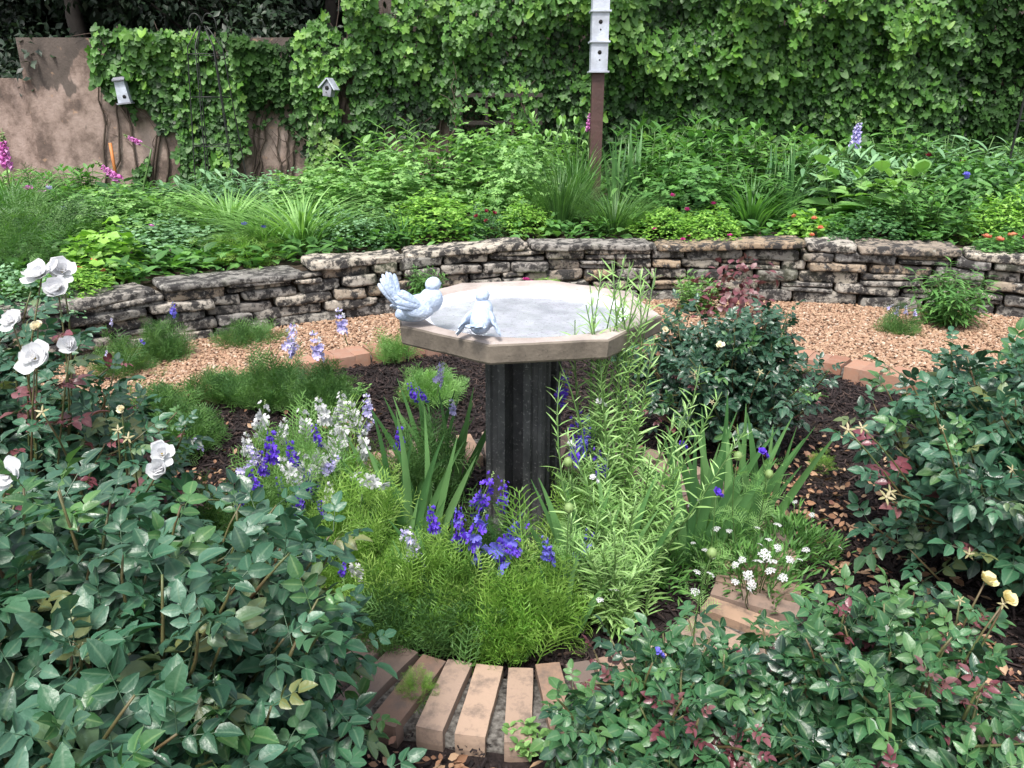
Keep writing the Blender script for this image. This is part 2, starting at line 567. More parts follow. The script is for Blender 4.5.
def stuccomat():
    m, nt, b, out = newmat('weathered_stucco')
    tc = nt.nodes.new('ShaderNodeTexCoord')
    n1 = N(nt, 'ShaderNodeTexNoise', Scale=2.6, Detail=10.0, Roughness=.68)
    mp = nt.nodes.new('ShaderNodeMapping'); mp.inputs['Scale'].default_value = (1.1, 1.1, .95)
    nt.links.new(tc.outputs['Object'], mp.inputs[0]); nt.links.new(mp.outputs[0], n1.inputs['Vector'])
    c = ramp(nt, n1.outputs[0], [(0.32, (.05, .038, .032)), (0.44, (.13, .092, .075)), (0.53, (.25, .185, .155)), (0.66, (.35, .27, .235))])
    # dark algae streaks that hang below the coping
    mp2 = nt.nodes.new('ShaderNodeMapping'); mp2.inputs['Scale'].default_value = (3.2, 3.2, 1.3)
    n2 = N(nt, 'ShaderNodeTexNoise', Scale=1.0, Detail=4.0)
    nt.links.new(tc.outputs['Object'], mp2.inputs[0]); nt.links.new(mp2.outputs[0], n2.inputs['Vector'])
    sp = nt.nodes.new('ShaderNodeSeparateXYZ'); nt.links.new(tc.outputs['Object'], sp.inputs[0])
    md = N(nt, 'ShaderNodeMath', operation='ADD'); nt.links.new(n2.outputs[0], md.inputs[0])
    m2 = N(nt, 'ShaderNodeMath', operation='MULTIPLY'); nt.links.new(sp.outputs[2], m2.inputs[0]); m2.inputs[1].default_value = .35
    nt.links.new(m2.outputs[0], md.inputs[1])
    f = ramp(nt, md.outputs[0], [(.98, (0, 0, 0)), (1.25, (.8, .8, .8))])
    c = mixc(nt, f, c, (.05, .042, .036))
    n5 = N(nt, 'ShaderNodeTexNoise', Scale=14.0, Detail=5.0)
    nt.links.new(tc.outputs['Object'], n5.inputs['Vector'])
    f5 = ramp(nt, n5.outputs[0], [(0.64, (0, 0, 0)), (0.72, (.6, .6, .6))])
    c = mixc(nt, f5, c, (.38, .24, .15))
    nt.links.new(c, b.inputs['Base Color']); b.inputs['Roughness'].default_value = .92
    n3 = N(nt, 'ShaderNodeTexNoise', Scale=55.0, Detail=8.0)
    nt.links.new(tc.outputs['Object'], n3.inputs['Vector'])
    bp = N(nt, 'ShaderNodeBump', Strength=.5, Distance=.01)
    nt.links.new(n3.outputs[0], bp.inputs['Height']); nt.links.new(bp.outputs[0], b.inputs['Normal'])
    return m


def concretemat(name, c1, c2, spot, spots=.62, bump=.35):
    m, nt, b, out = newmat(name)
    tc = nt.nodes.new('ShaderNodeTexCoord')
    n1 = N(nt, 'ShaderNodeTexNoise', Scale=9.0, Detail=8.0, Roughness=.65)
    nt.links.new(tc.outputs['Object'], n1.inputs['Vector'])
    c = ramp(nt, n1.outputs[0], [(.35, c1), (.65, c2)])
    n2 = N(nt, 'ShaderNodeTexNoise', Scale=120.0, Detail=4.0)
    nt.links.new(tc.outputs['Object'], n2.inputs['Vector'])
    f = ramp(nt, n2.outputs[0], [(spots, (0, 0, 0)), (spots + .06, (.7, .7, .7))])
    c = mixc(nt, f, c, spot)
    nt.links.new(c, b.inputs['Base Color']); b.inputs['Roughness'].default_value = .75
    bp = N(nt, 'ShaderNodeBump', Strength=bump, Distance=.004)
    nt.links.new(n2.outputs[0], bp.inputs['Height']); nt.links.new(bp.outputs[0], b.inputs['Normal'])
    return m


def rndmat(name, stops, rough=.85, speck=None, bump=.4, bscale=90, spec=.4):
    m, nt, b, out = newmat(name)
    c = ramp(nt, attr(nt, 'rnd'), stops)
    tc = nt.nodes.new('ShaderNodeTexCoord')
    n2 = N(nt, 'ShaderNodeTexNoise', Scale=float(bscale), Detail=6.0, Roughness=.7)
    nt.links.new(tc.outputs['Object'], n2.inputs['Vector'])
    if speck:
        n1 = N(nt, 'ShaderNodeTexNoise', Scale=bscale * .2, Detail=6.0, Roughness=.7)
        nt.links.new(tc.outputs['Object'], n1.inputs['Vector'])
        f = ramp(nt, n1.outputs[0], [(.48, (0, 0, 0)), (.66, (.8, .8, .8))])
        c = mixc(nt, f, c, speck)
    nt.links.new(c, b.inputs['Base Color']); b.inputs['Roughness'].default_value = rough
    b.inputs['Specular IOR Level'].default_value = spec
    bp = N(nt, 'ShaderNodeBump', Strength=bump, Distance=.004)
    nt.links.new(n2.outputs[0], bp.inputs['Height']); nt.links.new(bp.outputs[0], b.inputs['Normal'])
    return m


M['stone'] = stonemat()
M['stucco'] = stuccomat()
M['rim'] = concretemat('rim_concrete', (.28, .235, .21), (.44, .38, .35), (.25, .2, .18))
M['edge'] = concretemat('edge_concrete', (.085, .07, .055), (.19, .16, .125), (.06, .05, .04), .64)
M['basin'] = concretemat('basin_concrete', (.46, .47, .52), (.74, .75, .80), (.30, .30, .33), .60, .3)
M['pedestal'] = concretemat('pedestal_concrete', (.022, .023, .024), (.080, .080, .080), (.20, .20, .19), .60)
M['brick'] = rndmat('old_brick', [(0, (.19, .12, .09)), (.2, (.34, .225, .155)), (.4, (.14, .105, .09)), (.6, (.38, .27, .20)), (.8, (.17, .13, .115)), (1, (.28, .185, .135))], .9, (.13, .10, .085))
M['brick_orange'] = rndmat('orange_brick', [(0, (.24, .115, .075)), (.5, (.33, .18, .12)), (1, (.23, .13, .10))], .85, (.30, .2, .15))
M['mortar'] = plain('grey_mortar', (.16, .15, .135), .95, bump=1.0, bscale=60, col2=(.035, .03, .026), nscale=75)
M['gravel_base'] = plain('gravel_base', (.22, .13, .085), .95, bump=.9, bscale=120, col2=(.12, .07, .045), nscale=70)
M['gravel'] = rndmat('pea_gravel', [(0, (.16, .085, .05)), (.3, (.31, .19, .12)), (.6, (.39, .265, .175)), (.85, (.26, .145, .09)), (1, (.50, .41, .32))], .75, None, .3)
M['mulch_base'] = plain('mulch_base', (.030, .022, .021), .95, bump=1.0, bscale=60, col2=(.012, .009, .009), nscale=60, spec=.2)
M['mulch'] = rndmat('bark_mulch', [(0, (.008, .006, .006)), (.5, (.019, .013, .013)), (.85, (.034, .022, .021)), (1, (.08, .052, .042))], .8, None, .6, 60, .3)
M['soil'] = plain('garden_soil', (.055, .040, .028), .95, bump=1.0, bscale=30, col2=(.025, .018, .013), nscale=14, spec=.2)
M['figurine'] = concretemat('painted_bird', (.30, .38, .52), (.56, .64, .76), (.22, .28, .38), .60, .9)
M['whitepaint'] = plain('white_paint', (.50, .54, .62), .6, bump=.3, bscale=60, col2=(.33, .35, .40), nscale=9)
M['greywood'] = plain('grey_painted_wood', (.30, .31, .36), .7, bump=.4, bscale=50, col2=(.17, .17, .20))
M['brownwood'] = plain('brown_wood', (.075, .035, .03), .6, bump=.3, bscale=30, col2=(.05, .024, .02))
M['black'] = plain('black_hole', (.008, .008, .008), .9)
M['iron'] = plain('black_iron', (.012, .014, .012), .5, .0)
M['trellis'] = plain('old_trellis_wood', (.045, .036, .03), .85, bump=.3)
M['orange'] = plain('orange_stake', (.55, .19, .05), .6)

# ------------------------------------------------------------------ setting: ground, path, beds
def grid_sheet(xs, ys, zf):
    V = [(x, y, zf(x, y)) for y in ys for x in xs]
    nx = len(xs)
    Q = [(j * nx + i, j * nx + i + 1, (j + 1) * nx + i + 1, (j + 1) * nx + i) for j in range(len(ys) - 1) for i in range(nx - 1)]
    return Tmpl(V, Q)


def disc_sheet(cx, cy, r0, r1, z, n=96, rings=1, wob=0.0):
    V, Q = [], []
    for k in range(rings + 1):
        r = r0 + (r1 - r0) * k / rings
        for i in range(n):
            a = 2 * PI * i / n
            V.append((cx + r * math.cos(a), cy + r * math.sin(a), z + wob * mnoise.noise(Vector((r * 3, a * 3, 2.0)))))
    for k in range(rings):
        for i in range(n):
            j = (i + 1) % n
            Q.append((k * n + i, k * n + j, (k + 1) * n + j, (k + 1) * n + i))
    return Tmpl(V, Q)


g = Geo(); g.add(grid_sheet(np.linspace(-200, 200, 41), np.linspace(-200, 200, 41), lambda x, y: -0.03), 0, .5)
tag(link('ground', g.mesh('ground', M['soil'])), kind='structure')

OC = (0.30, 2.10)      # centre of the mulched circle
OR = 2.30              # its brick edge (outer radius)
IC = (0.02, 2.125)      # centre of the inner ring
g = Geo(); g.add(disc_sheet(*OC, 2.2, 9.0, 0.035, 128, 10, 0.01), 0, .5)
tag(link('gravel_path', g.mesh('gravel_path', M['gravel_base'])), kind='structure')
g = Geo(); g.add(grid_sheet(np.linspace(-2.1, 2.7, 120), np.linspace(-.3, 4.5, 120), lambda x, y: -0.015 + 0.03 * mnoise.noise(Vector((x * 3, y * 3, 0))) + .015 * mnoise.noise(Vector((x * 14, y * 14, 3)))
                            - (.3 if math.hypot(x - OC[0], y - OC[1]) > 2.28 else 0)), 0, .5)
tag(link('mulch_bed', g.mesh('mulch_bed', M['mulch_base'])), kind='structure')

# low rubble stone (shared by gravel and mulch)
ico = [(0, 0, 1), (.894, 0, .447), (.276, .851, .447), (-.724, .526, .447), (-.724, -.526, .447), (.276, -.851, .447),
       (.724, .526, -.447), (-.276, .851, -.447), (-.894, 0, -.447), (-.276, -.851, -.447), (.724, -.526, -.447), (0, 0, -1)]
icoT = [(0, 1, 2), (0, 2, 3), (0, 3, 4), (0, 4, 5), (0, 5, 1), (1, 6, 2), (2, 7, 3), (3, 8, 4), (4, 9, 5), (5, 10, 1), (2, 6, 7), (3, 7, 8), (4, 8, 9), (5, 9, 10), (1, 10, 6),
        (6, 11, 7), (7, 11, 8), (8, 11, 9), (9, 11, 10), (10, 11, 6)]


def pebble(seed):
    r = np.random.default_rng(seed)
    return Tmpl(np.array(ico) * (1 + r.uniform(-.25, .2, (12, 1))), None, icoT)


def rand_frames(n, tilt=0.5):
    a = RNG.uniform(0, 2 * PI, n)
    d = np.stack([np.cos(a), np.sin(a), RNG.normal(0, tilt * .6, n)], 1)
    nn = np.stack([RNG.normal(0, tilt, n), RNG.normal(0, tilt, n), np.ones(n)], 1)
    return frames(d, nn)


# retaining wall line (front face), left to right
WL = np.array([(-3.2, 1.9), (-2.95, 2.7), (-2.62, 3.4), (-2.28, 3.92), (-1.8, 4.28), (-1.3, 4.6), (-.6, 4.93), (.2, 5.15), (1.2, 5.25), (2.2, 5.12), (3.1, 4.82), (3.9, 4.3), (4.5, 3.6), (4.9, 2.8)])


def catmull(P, k=24):
    P = np.vstack([2 * P[0] - P[1], P, 2 * P[-1] - P[-2]])
    out = []
    for i in range(1, len(P) - 2):
        for t in np.linspace(0, 1, k, endpoint=False):
            a, b, c, d = P[i - 1], P[i], P[i + 1], P[i + 2]
            out.append(.5 * ((2 * b) + (-a + c) * t + (2 * a - 5 * b + 4 * c - d) * t * t + (-a + 3 * b - 3 * c + d) * t ** 3))
    out.append(P[-2])
    return np.array(out)


WC = catmull(WL)
def wf(x):
    return float(np.interp(x, [-2.7, -1.6, -.5, 3.6], [.74, .83, 1.0, .96]))


WS = np.concatenate([[0], np.cumsum(np.linalg.norm(np.diff(WC, axis=0), axis=1))])
WLEN = WS[-1]


def wall_at(s):
    x = np.interp(s, WS, WC[:, 0]); y = np.interp(s, WS, WC[:, 1])
    e = .05
    dx = np.interp(s + e, WS, WC[:, 0]) - np.interp(s - e, WS, WC[:, 0]); dy = np.interp(s + e, WS, WC[:, 1]) - np.interp(s - e, WS, WC[:, 1])
    L = math.hypot(dx, dy)
    return np.array([x, y]), np.array([dx / L, dy / L]), np.array([-dy / L, dx / L])   # point, along, back


def wall_y(x):
    i = np.argsort(WC[:, 0]); return np.interp(x, WC[i, 0], WC[i, 1])


# gravel pebbles, only where the path is open to view
def inside_path(x, y):
    return (np.hypot(x - OC[0], y - OC[1]) > OR) & (y < wall_y(x) + .02)


n = 150000
gx = RNG.uniform(-2.9, 4.2, n); gy = RNG.uniform(2.2, 5.4, n)
k = inside_path(gx, gy); gx, gy = gx[k], gy[k]
g = Geo()
per = np.array_split(np.arange(len(gx)), 4)
for i, ix in enumerate(per):
    m_ = len(ix)
    s = RNG.uniform(.005, .0105, m_)
    sc = np.stack([s * RNG.uniform(.8, 1.3, m_), s * RNG.uniform(.9, 1.5, m_), s * .65], 1)
    g.inst(pebble(i), np.stack([gx[ix], gy[ix], .040 + RNG.uniform(0, .007, m_)], 1), rand_frames(m_), sc)
tag(link('gravel', g.mesh('gravel', M['gravel'], False)), 'orange pink pea gravel covering the curved path', 'gravel', kind='stuff')

# bark chips
chipV = [(-.5, -1, -.15), (.5, -1, -.12), (.42, 1, -.15), (-.35, 1.1, -.12), (-.42, -.9, .15), (.38, -.95, .2), (.3, .9, .12), (-.3, 1, .16)]
chip = Tmpl(chipV, [(0, 3, 2, 1), (4, 5, 6, 7), (0, 1, 5, 4), (1, 2, 6, 5), (2, 3, 7, 6), (3, 0, 4, 7)])
n = 70000
r_ = 2.2 * np.sqrt(RNG.random(n)); a_ = RNG.uniform(0, 2 * PI, n)
cx_, cy_ = OC[0] + r_ * np.cos(a_), OC[1] + r_ * np.sin(a_)
ri = np.hypot(cx_ - IC[0], cy_ - IC[1])
k = ((ri > .86) | (ri < .58)) & (cy_ > .6)
cx_, cy_ = cx_[k], cy_[k]
m_ = len(cx_)
cz = np.array([-0.012 + 0.03 * mnoise.noise(Vector((x * 3, y * 3, 0))) + .015 * mnoise.noise(Vector((x * 14, y * 14, 3))) for x, y in zip(cx_, cy_)])
s = RNG.uniform(.004, .013, m_)
g = Geo(); g.inst(chip, np.stack([cx_, cy_, cz + RNG.uniform(0, .012, m_)], 1), rand_frames(m_, .7), np.stack([s * .7, s * RNG.uniform(1, 2.6, m_), s], 1))
n2_ = 9000
a2 = RNG.uniform(0, 2 * PI, n2_); r2_ = RNG.uniform(.60, .86, n2_)
k2 = np.array([mnoise.noise(Vector((math.cos(a) * 9 * r, math.sin(a) * 9 * r, 4))) > (-.05 if r > .63 else -1) for a, r in zip(a2, r2_)])
a2, r2_ = a2[k2], r2_[k2]
g.inst(chip, np.stack([IC[0] + r2_ * np.cos(a2), IC[1] + r2_ * np.sin(a2), np.full(len(a2), .016)], 1), rand_frames(len(a2), .4), RNG.uniform(.0015, .005, len(a2)))
tag(link('mulch', g.mesh('mulch', M['mulch'], False)), 'dark shredded bark mulch over the round bed', 'mulch', kind='stuff')

# fallen petals and dry leaves on the mulch
n = 1500
pos = []
for (px, py, sp, c) in ((800, 480, .26, 300), (830, 560, .24, 330), (990, 680, .14, 260), (470, 757, .10, 110), (200, 500, .15, 130), (250, 470, .25, 60), (560, 690, .14, 60), (395, 745, .06, 50), (985, 740, .12, 120), (300, 425, .3, 40)):
    p = np.array(at(px, py, 0))
    q = RNG.normal(0, sp, (c, 2)) + p[:2]
    rr = np.hypot(q[:, 0] - IC[0], q[:, 1] - IC[1])
    q = q[(rr > .87)]
    pos.append(q)
pos = np.concatenate(pos); m_ = len(pos)
g = Geo(); g.inst(leaf_t(3, .6, .25, -.3), np.concatenate([pos, RNG.uniform(.008, .025, (m_, 1))], 1), rand_frames(m_, .5), RNG.uniform(.012, .036, m_))
tag(link('leaf_litter', g.mesh('leaf_litter', M['dry'])), 'dry tan and pinkish fallen petals and leaves on the mulch', 'leaf litter', kind='stuff')

# raised bed soil behind the stone wall, rising to the back wall
V, Q = [], []
NB, NR = 120, 14
for i in range(NB):
    p, al, bk = wall_at(WLEN * i / (NB - 1))
    q0 = p + bk * .10
    q1 = np.array([max(-7, min(7, p[0] * 1.5)), 8.05])
    for j in range(NR):
        v = j / (NR - 1)
        q = q0 * (1 - v) + q1 * v
        z = .38 * wf(q[0]) + .18 * v + .03 * mnoise.noise(Vector((q[0] * 2, q[1] * 2, 5)))
        V.append((q[0], q[1], z))
for i in range(NB - 1):
    for j in range(NR - 1):
        Q.append((i * NR + j, (i + 1) * NR + j, (i + 1) * NR + j + 1, i * NR + j + 1))
g = Geo(); g.add(Tmpl(V, Q), 0, .5)
tag(link('raised_bed_soil', g.mesh('raised_bed_soil', M['soil'])), kind='structure')


def bed_z(x, y):
    v = (y - wall_y(x) - .1) / max(.3, 8.05 - wall_y(x))
    v = max(0, min(1, v))
    return .38 * wf(x) + .18 * v


# ------------------------------------------------------------------ dry stone retaining wall
def stone_box(L, H, D, seed, nx=9, ny=4, nz=5, rough=.2, pw=15.0):
    """rounded irregular stone centred at origin"""
    V = []; idx = {}
    for i in range(nx + 1):
        for j in range(ny + 1):
            for k2 in range(nz + 1):
                if i in (0, nx) or j in (0, ny) or k2 in (0, nz):
                    u = np.array([2 * i / nx - 1, 2 * j / ny - 1, 2 * k2 / nz - 1])
                    p = u.copy()
                    nl = (np.abs(u) ** pw).sum() ** (1 / pw)
                    mx = np.abs(u).max()
                    p = u * (mx / nl) if nl > 0 else u
                    q = p * np.array([L / 2, D / 2, H / 2])
                    qv = Vector((q[0] * 6 + seed * 7.1, q[1] * 9, q[2] * 12))
                    nvec = mnoise.noise_vector(qv)
                    n2v = mnoise.noise_vector(Vector((q[0] * 22 + seed * 3.3, q[1] * 22, q[2] * 30)))
                    q = q + np.array([nvec.x * .25, nvec.y * .35, nvec.z * .5]) * H * rough * 2.2 + np.array(n2v) * H * rough * .55
                    idx[(i, j, k2)] = len(V); V.append(q)
    Q = []
    for i in range(nx):
        for j in range(ny):
            for k2 in (0, nz):
                f = (idx[(i, j, k2)], idx[(i + 1, j, k2)], idx[(i + 1, j + 1, k2)], idx[(i, j + 1, k2)])
                Q.append(f if k2 else f[::-1])
    for i in range(nx):
        for k2 in range(nz):
            for j in (0, ny):
                f = (idx[(i, j, k2)], idx[(i + 1, j, k2)], idx[(i + 1, j, k2 + 1)], idx[(i, j, k2 + 1)])
                Q.append(f[::-1] if j else f)
    for j in range(ny):
        for k2 in range(nz):
            for i in (0, nx):
                f = (idx[(i, j, k2)], idx[(i, j + 1, k2)], idx[(i, j + 1, k2 + 1)], idx[(i, j, k2 + 1)])
                Q.append(f if i else f[::-1])
    return Tmpl(V, Q)


wallroot = thing('stone_retaining_wall', 'curved dry stacked stone retaining wall behind the gravel path', 'retaining wall')
g = Geo()
NC = 5
hs = [.088, .070, .078, .066, .070]
seed = 0
zb = .03
for c in range(NC):
    s = RNG.uniform(0, .2)
    while s < WLEN - .2:
        Ls = RNG.uniform(.14, .46)
        if c == 0: Ls = RNG.uniform(.25, .6)
        mid = s + Ls / 2
        p, al, bk = wall_at(mid)
        hv = hs[c] * (1 + .12 * mnoise.noise(Vector((mid * .9, c, 0))))
        zo = .018 * mnoise.noise(Vector((mid * .7, c * 5.0, 4)))
        parts = [(0, hv)]
        if RNG.random() < .22 and c > 0:
            parts = [(0, hv * .48), (hv * .5, hv * .48)]
        for (dz, hh) in parts:
            seed += 1
            D = .2
            st = stone_box(Ls - RNG.uniform(.004, .02), hh - RNG.uniform(.003, .012), D, seed)
            off = RNG.uniform(-.022, .028)
            cpos = p + bk * (D / 2 + off)
            B = np.array([[al[0], al[1], RNG.normal(0, .03)], [bk[0], bk[1], 0], [0, 0, 1]])
            g.inst(st, [(cpos[0], cpos[1], (zb + zo + dz + hh / 2) * wf(cpos[0]))], B[None], np.array([[1, 1, .5 + .5 * wf(cpos[0])]]))
        s += Ls
    zb += hs[c]
link('stonework', g.mesh('stonework', M['stone']), wallroot)
g = Geo()
V, Q = [], []
for i in range(100):
    p, al, bk = wall_at(WLEN * i / 99)
    for (d, z) in ((.09, -.02), (.09, .36), (.24, .36)):
        q = p + bk * d; V.append((q[0], q[1], z * wf(q[0])))
for i in range(99):
    a = i * 3
    Q += [(a, a + 3, a + 4, a + 1), (a + 1, a + 4, a + 5, a + 2)]
g.add(Tmpl(V, Q), 0, .5)
link('earth_backing', g.mesh('earth_backing', M['soil']), wallroot)
s = 0
while s < WLEN - .3:
    Ls = RNG.uniform(.28, 1.0)
    p, al, bk = wall_at(s + Ls / 2)
    seed += 1
    hh = RNG.uniform(.032, .054)
    D = RNG.uniform(.26, .36)
    g = Geo()
    st = stone_box(Ls - .012, hh, D, seed, 18, 7, 5, .26, 22.0)
    cpos = p + bk * (D / 2 - RNG.uniform(.015, .05))
    B = np.array([[al[0], al[1], RNG.normal(0, .02)], [bk[0], bk[1], 0], [0, 0, 1.0]])
    g.inst(st, [(0, 0, 0)], B[None], 1.0)
    link('capstone', g.mesh('capstone', M['stone']), wallroot, (cpos[0], cpos[1], zb * wf(cpos[0]) + hh / 2 + RNG.uniform(-.004, .004)))
    s += Ls

# ------------------------------------------------------------------ bricks
def brick_box(L, W, H, seed, r=.006):
    return stone_box(L, H, W, seed, 7, 9, 3, .03, 50.0)


def brick_ring(name, label, C, r_in, L, W, H, ztop, a0, a1, gap, mat, extra=None, groove=True):
    root = thing(name, label, 'brick edging')
    g = Geo(); a = a0; sd_ = seed + 100
    rm = r_in + L / 2
    while a < a1:
        sd_ += 1
        w_ = W * RNG.uniform(.9, 1.05)
        da = (w_ + gap * RNG.uniform(.7, 1.3)) / rm
        B = frames(np.array([[-math.sin(a), math.cos(a), 0]]), np.array([[RNG.normal(0, .02), RNG.normal(0, .02), 1]]))
        st = brick_box(w_, L * RNG.uniform(.96, 1.02), H, sd_)
        # local x = tangential width -> rotate frame so X tangential, Y radial
        t_ = np.array([-math.sin(a), math.cos(a), 0]); ra = np.array([math.cos(a), math.sin(a), 0])
        ja = RNG.normal(0, .02)
        t2 = t_ * math.cos(ja) + ra * math.sin(ja); r2 = np.cross(np.array([0, 0, 1.0]), t2)
        B = np.stack([t2, r2, np.array([0, 0, 1.0])])
        p = (C[0] + math.cos(a) * (rm + RNG.normal(0, .006)), C[1] + math.sin(a) * (rm + RNG.normal(0, .006)), ztop - H / 2 + RNG.normal(0, .003))
        g.inst(st, [p], B[None], 1.0)
        a += da
    link('bricks', g.mesh('bricks', mat, False), root)
    g = Geo()
    nseg = 80; V, Q = [], []
    for i in range(nseg + 1):
        a = a0 + (a1 - a0) * i / nseg
        for (r, z) in ((r_in + .02, -.05), (r_in + .02, ztop - .022), (r_in + L - .02, ztop - .022), (r_in + L - .02, -.05)):
            V.append((C[0] + r * math.cos(a), C[1] + r * math.sin(a), z))
    for i in range(nseg):
        b = i * 4
        for j in range(3):
            Q.append((b + j, b + j + 1, b + j + 5, b + j + 4))
    g.add(Tmpl(V, Q), 0, .5)
    link('mortar', g.mesh('mortar', M['mortar']), root)
    return root


brick_ring('inner_brick_ring', 'ring of old bricks in grey mortar round the foot of the bird bath', IC, 0.60, .232, .066, .06, .044, 0, 2 * PI - .05, .022, M['brick'])
brick_ring('outer_brick_edge', 'orange brick edging between the dark mulch and the gravel path', OC, 2.14, .17, .095, .09, .065, -.6, PI + .6, .006, M['brick_orange'])

# ------------------------------------------------------------------ bird bath
BC = (.038, 2.27)
HT = .735
ROT = rad(9)
bath = thing('bird_bath', 'octagonal concrete bird bath on a dark fluted pedestal', 'bird bath', (BC[0], BC[1], 0))


def octo(r, z, rot=ROT, n=8, sub=1):
    P = []
    R = r / math.cos(PI / 8)
    c = [(R * math.cos(rot + PI / 8 + i * PI / 4), R * math.sin(rot + PI / 8 + i * PI / 4)) for i in range(8)]
    for i in range(8):
        for k_ in range(sub):
            t = k_ / sub
            P.append((c[i][0] * (1 - t) + c[(i + 1) % 8][0] * t, c[i][1] * (1 - t) + c[(i + 1) % 8][1] * t, z))
    return P


def ring_loft(rings, close_last=False, mats=None):
    V, Q, T = [], [], []
    n_ = len(rings[0])
    for r in rings: V += r
    mq = []
    for k_ in range(len(rings) - 1):
        for i in range(n_):
            j = (i + 1) % n_
            Q.append((k_ * n_ + i, k_ * n_ + j, (k_ + 1) * n_ + j, (k_ + 1) * n_ + i))
            mq.append(mats[k_] if mats else 0)
    if close_last:
        V.append(tuple(np.mean(rings[-1], axis=0)))
        for i in range(n_):
            T.append((len(V) - 1, (len(rings) - 1) * n_ + i, (len(rings) - 1) * n_ + (i + 1) % n_))
    t = Tmpl(V, Q, T)
    if mats:
        t.mq = np.array(mq); t.mt = np.full(len(T), mats[-1])
    return t


SUB = 8


def blend(ro, rc, f, z):
    """ring between octagon (f=0) and circle (f=1)"""
    P = octo(ro, z, sub=SUB)
    out = []
    for (x, y, _) in P:
        a = math.atan2(y, x)
        out.append((x * (1 - f) + rc * math.cos(a) * f, y * (1 - f) + rc * math.sin(a) * f, z))
    return out


R0 = .370
rings = [blend(.10, .1, 1, HT - .075), blend(R0 - .035, 0, 0, HT - .062), blend(R0 - .004, 0, 0, HT - .054), blend(R0, 0, 0, HT - .048), blend(R0 + .002, 0, 0, HT - .004), blend(R0 - .003, 0, 0, HT),
         blend(R0 - .04, .33, .25, HT), blend(.315, .322, .8, HT - .001), blend(.3, .31, .95, HT - .006), blend(.28, .29, 1, HT - .022), blend(.26, .268, 1, HT - .033), blend(.2, .2, 1, HT - .039), blend(.1, .1, 1, HT - .041)]
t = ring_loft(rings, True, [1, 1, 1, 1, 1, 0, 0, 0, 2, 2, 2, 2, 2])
t.V = np.array([(v[0] + .0025 * mnoise.noise(Vector(v * 14)), v[1] + .0025 * mnoise.noise(Vector(v * 14 + np.array([5., 0, 0]))), v[2] + .0015 * mnoise.noise(Vector(v * 20))) for v in t.V])
g = Geo(); g.add(t, 0, .5)
me = g.mesh('basin', [M['rim'], M['edge'], M['basin']])
me.polygons.foreach_set('use_smooth', np.array([p.material_index == 2 for p in me.polygons]))
link('basin', me, bath)
# shallow water
wm, wnt, wb, wout = newmat('shallow_water')
wb.inputs['Base Color'].default_value = (.95, .97, 1, 1); wb.inputs['Roughness'].default_value = .08
wb.inputs['Transmission Weight'].default_value = 1; wb.inputs['IOR'].default_value = 1.33
wn = N(wnt, 'ShaderNodeTexNoise', Scale=18.0, Detail=2.0); wtc = wnt.nodes.new('ShaderNodeTexCoord')
wnt.links.new(wtc.outputs['Object'], wn.inputs['Vector'])
wbp = N(wnt, 'ShaderNodeBump', Strength=.15, Distance=.01)
wnt.links.new(wn.outputs[0], wbp.inputs['Height']); wnt.links.new(wbp.outputs[0], wb.inputs['Normal'])
g = Geo()
g.add(ring_loft([blend(.2, .281, 1, HT - .024), blend(.1, .15, 1, HT - .0238)], True), 0, .5)
WATER = tag(link('water', g.mesh('water', wm), bath))

# pedestal: fluted cross-shaped pillar
def ped_ring(s, z, rot):
    # profile of one side: two ribbed corner posts with a deep slot between them
    a_, d_ = .096, .030
    prof = [(a_, a_ - .007), (a_, .078), (a_ - .010, .073), (a_ - .010, .058), (a_, .053), (a_, .030), (d_, .026), (d_, -.026), (a_, -.030), (a_, -.053), (a_ - .010, -.058), (a_ - .010, -.073), (a_, -.078), (a_, -a_ + .007)]
    P = []
    for q in range(4):
        a = rot - q * PI / 2
        for (x, y) in prof:
            x *= s; y *= s
            P.append((x * math.cos(a) - y * math.sin(a), x * math.sin(a) + y * math.cos(a), z))
    return P


zs = [(-.02, 1.15), (.05, 1.15), (.055, 1.0), (.3, .99), (.5, .98), (.62, .985), (.635, 1.03), (.672, 1.03)]
t = ring_loft([ped_ring(s_, z_, rad(-110)) for z_, s_ in zs])
g = Geo(); g.add(t, 0, .5)
link('pedestal', g.mesh('pedestal', M['pedestal'], False), bath)


# dove figurines
def ellip(c, r, d, up=(0, 0, 1), n1=10, n2=14, shape=None):
    V, Q, T = [], [], []
    B = frames(np.array([d]), np.array([up]))[0]
    for i in range(n1 + 1):
        s = i / n1; th = PI * s
        for j in range(n2):
            ph = 2 * PI * j / n2
            x = math.sin(th) * math.cos(ph); z = math.sin(th) * math.sin(ph); y = math.cos(th)
            k_ = shape(y) if shape else 1
            V.append(np.array([x * r[0] * k_, y * r[1], z * r[2] * k_]) @ B + np.array(c))
    for i in range(n1):
        for j in range(n2):
            j2 = (j + 1) % n2
            Q.append((i * n2 + j, i * n2 + j2, (i + 1) * n2 + j2, (i + 1) * n2 + j))
    return Tmpl(V, Q)


def feather_fan(c, d, up, L, spread, nf, w, thick=.006, cup=0):
    """fan of overlapping feathers"""
    items = []
    d = np.array(d, float); up = np.array(up, float)
    B0 = frames(d[None], up[None])[0]
    for i in range(nf):
        a = rad((i / (nf - 1) - .5) * spread)
        dd = B0[1] * math.cos(a) + B0[0] * math.sin(a)
        ln = L * (1 - .12 * abs(i / (nf - 1) - .5) * 2)
        e = ellip(np.array(c) + dd * ln * .5 + B0[2] * (thick * .5 * (i % 2) - cup * abs(math.sin(a))), (w / 2, ln / 2, thick), dd, B0[2], 8, 8, lambda y: .75 + .25 * y)
        items.append((e, (0, 0, 0), np.eye(3), 1))
    return merge(items)


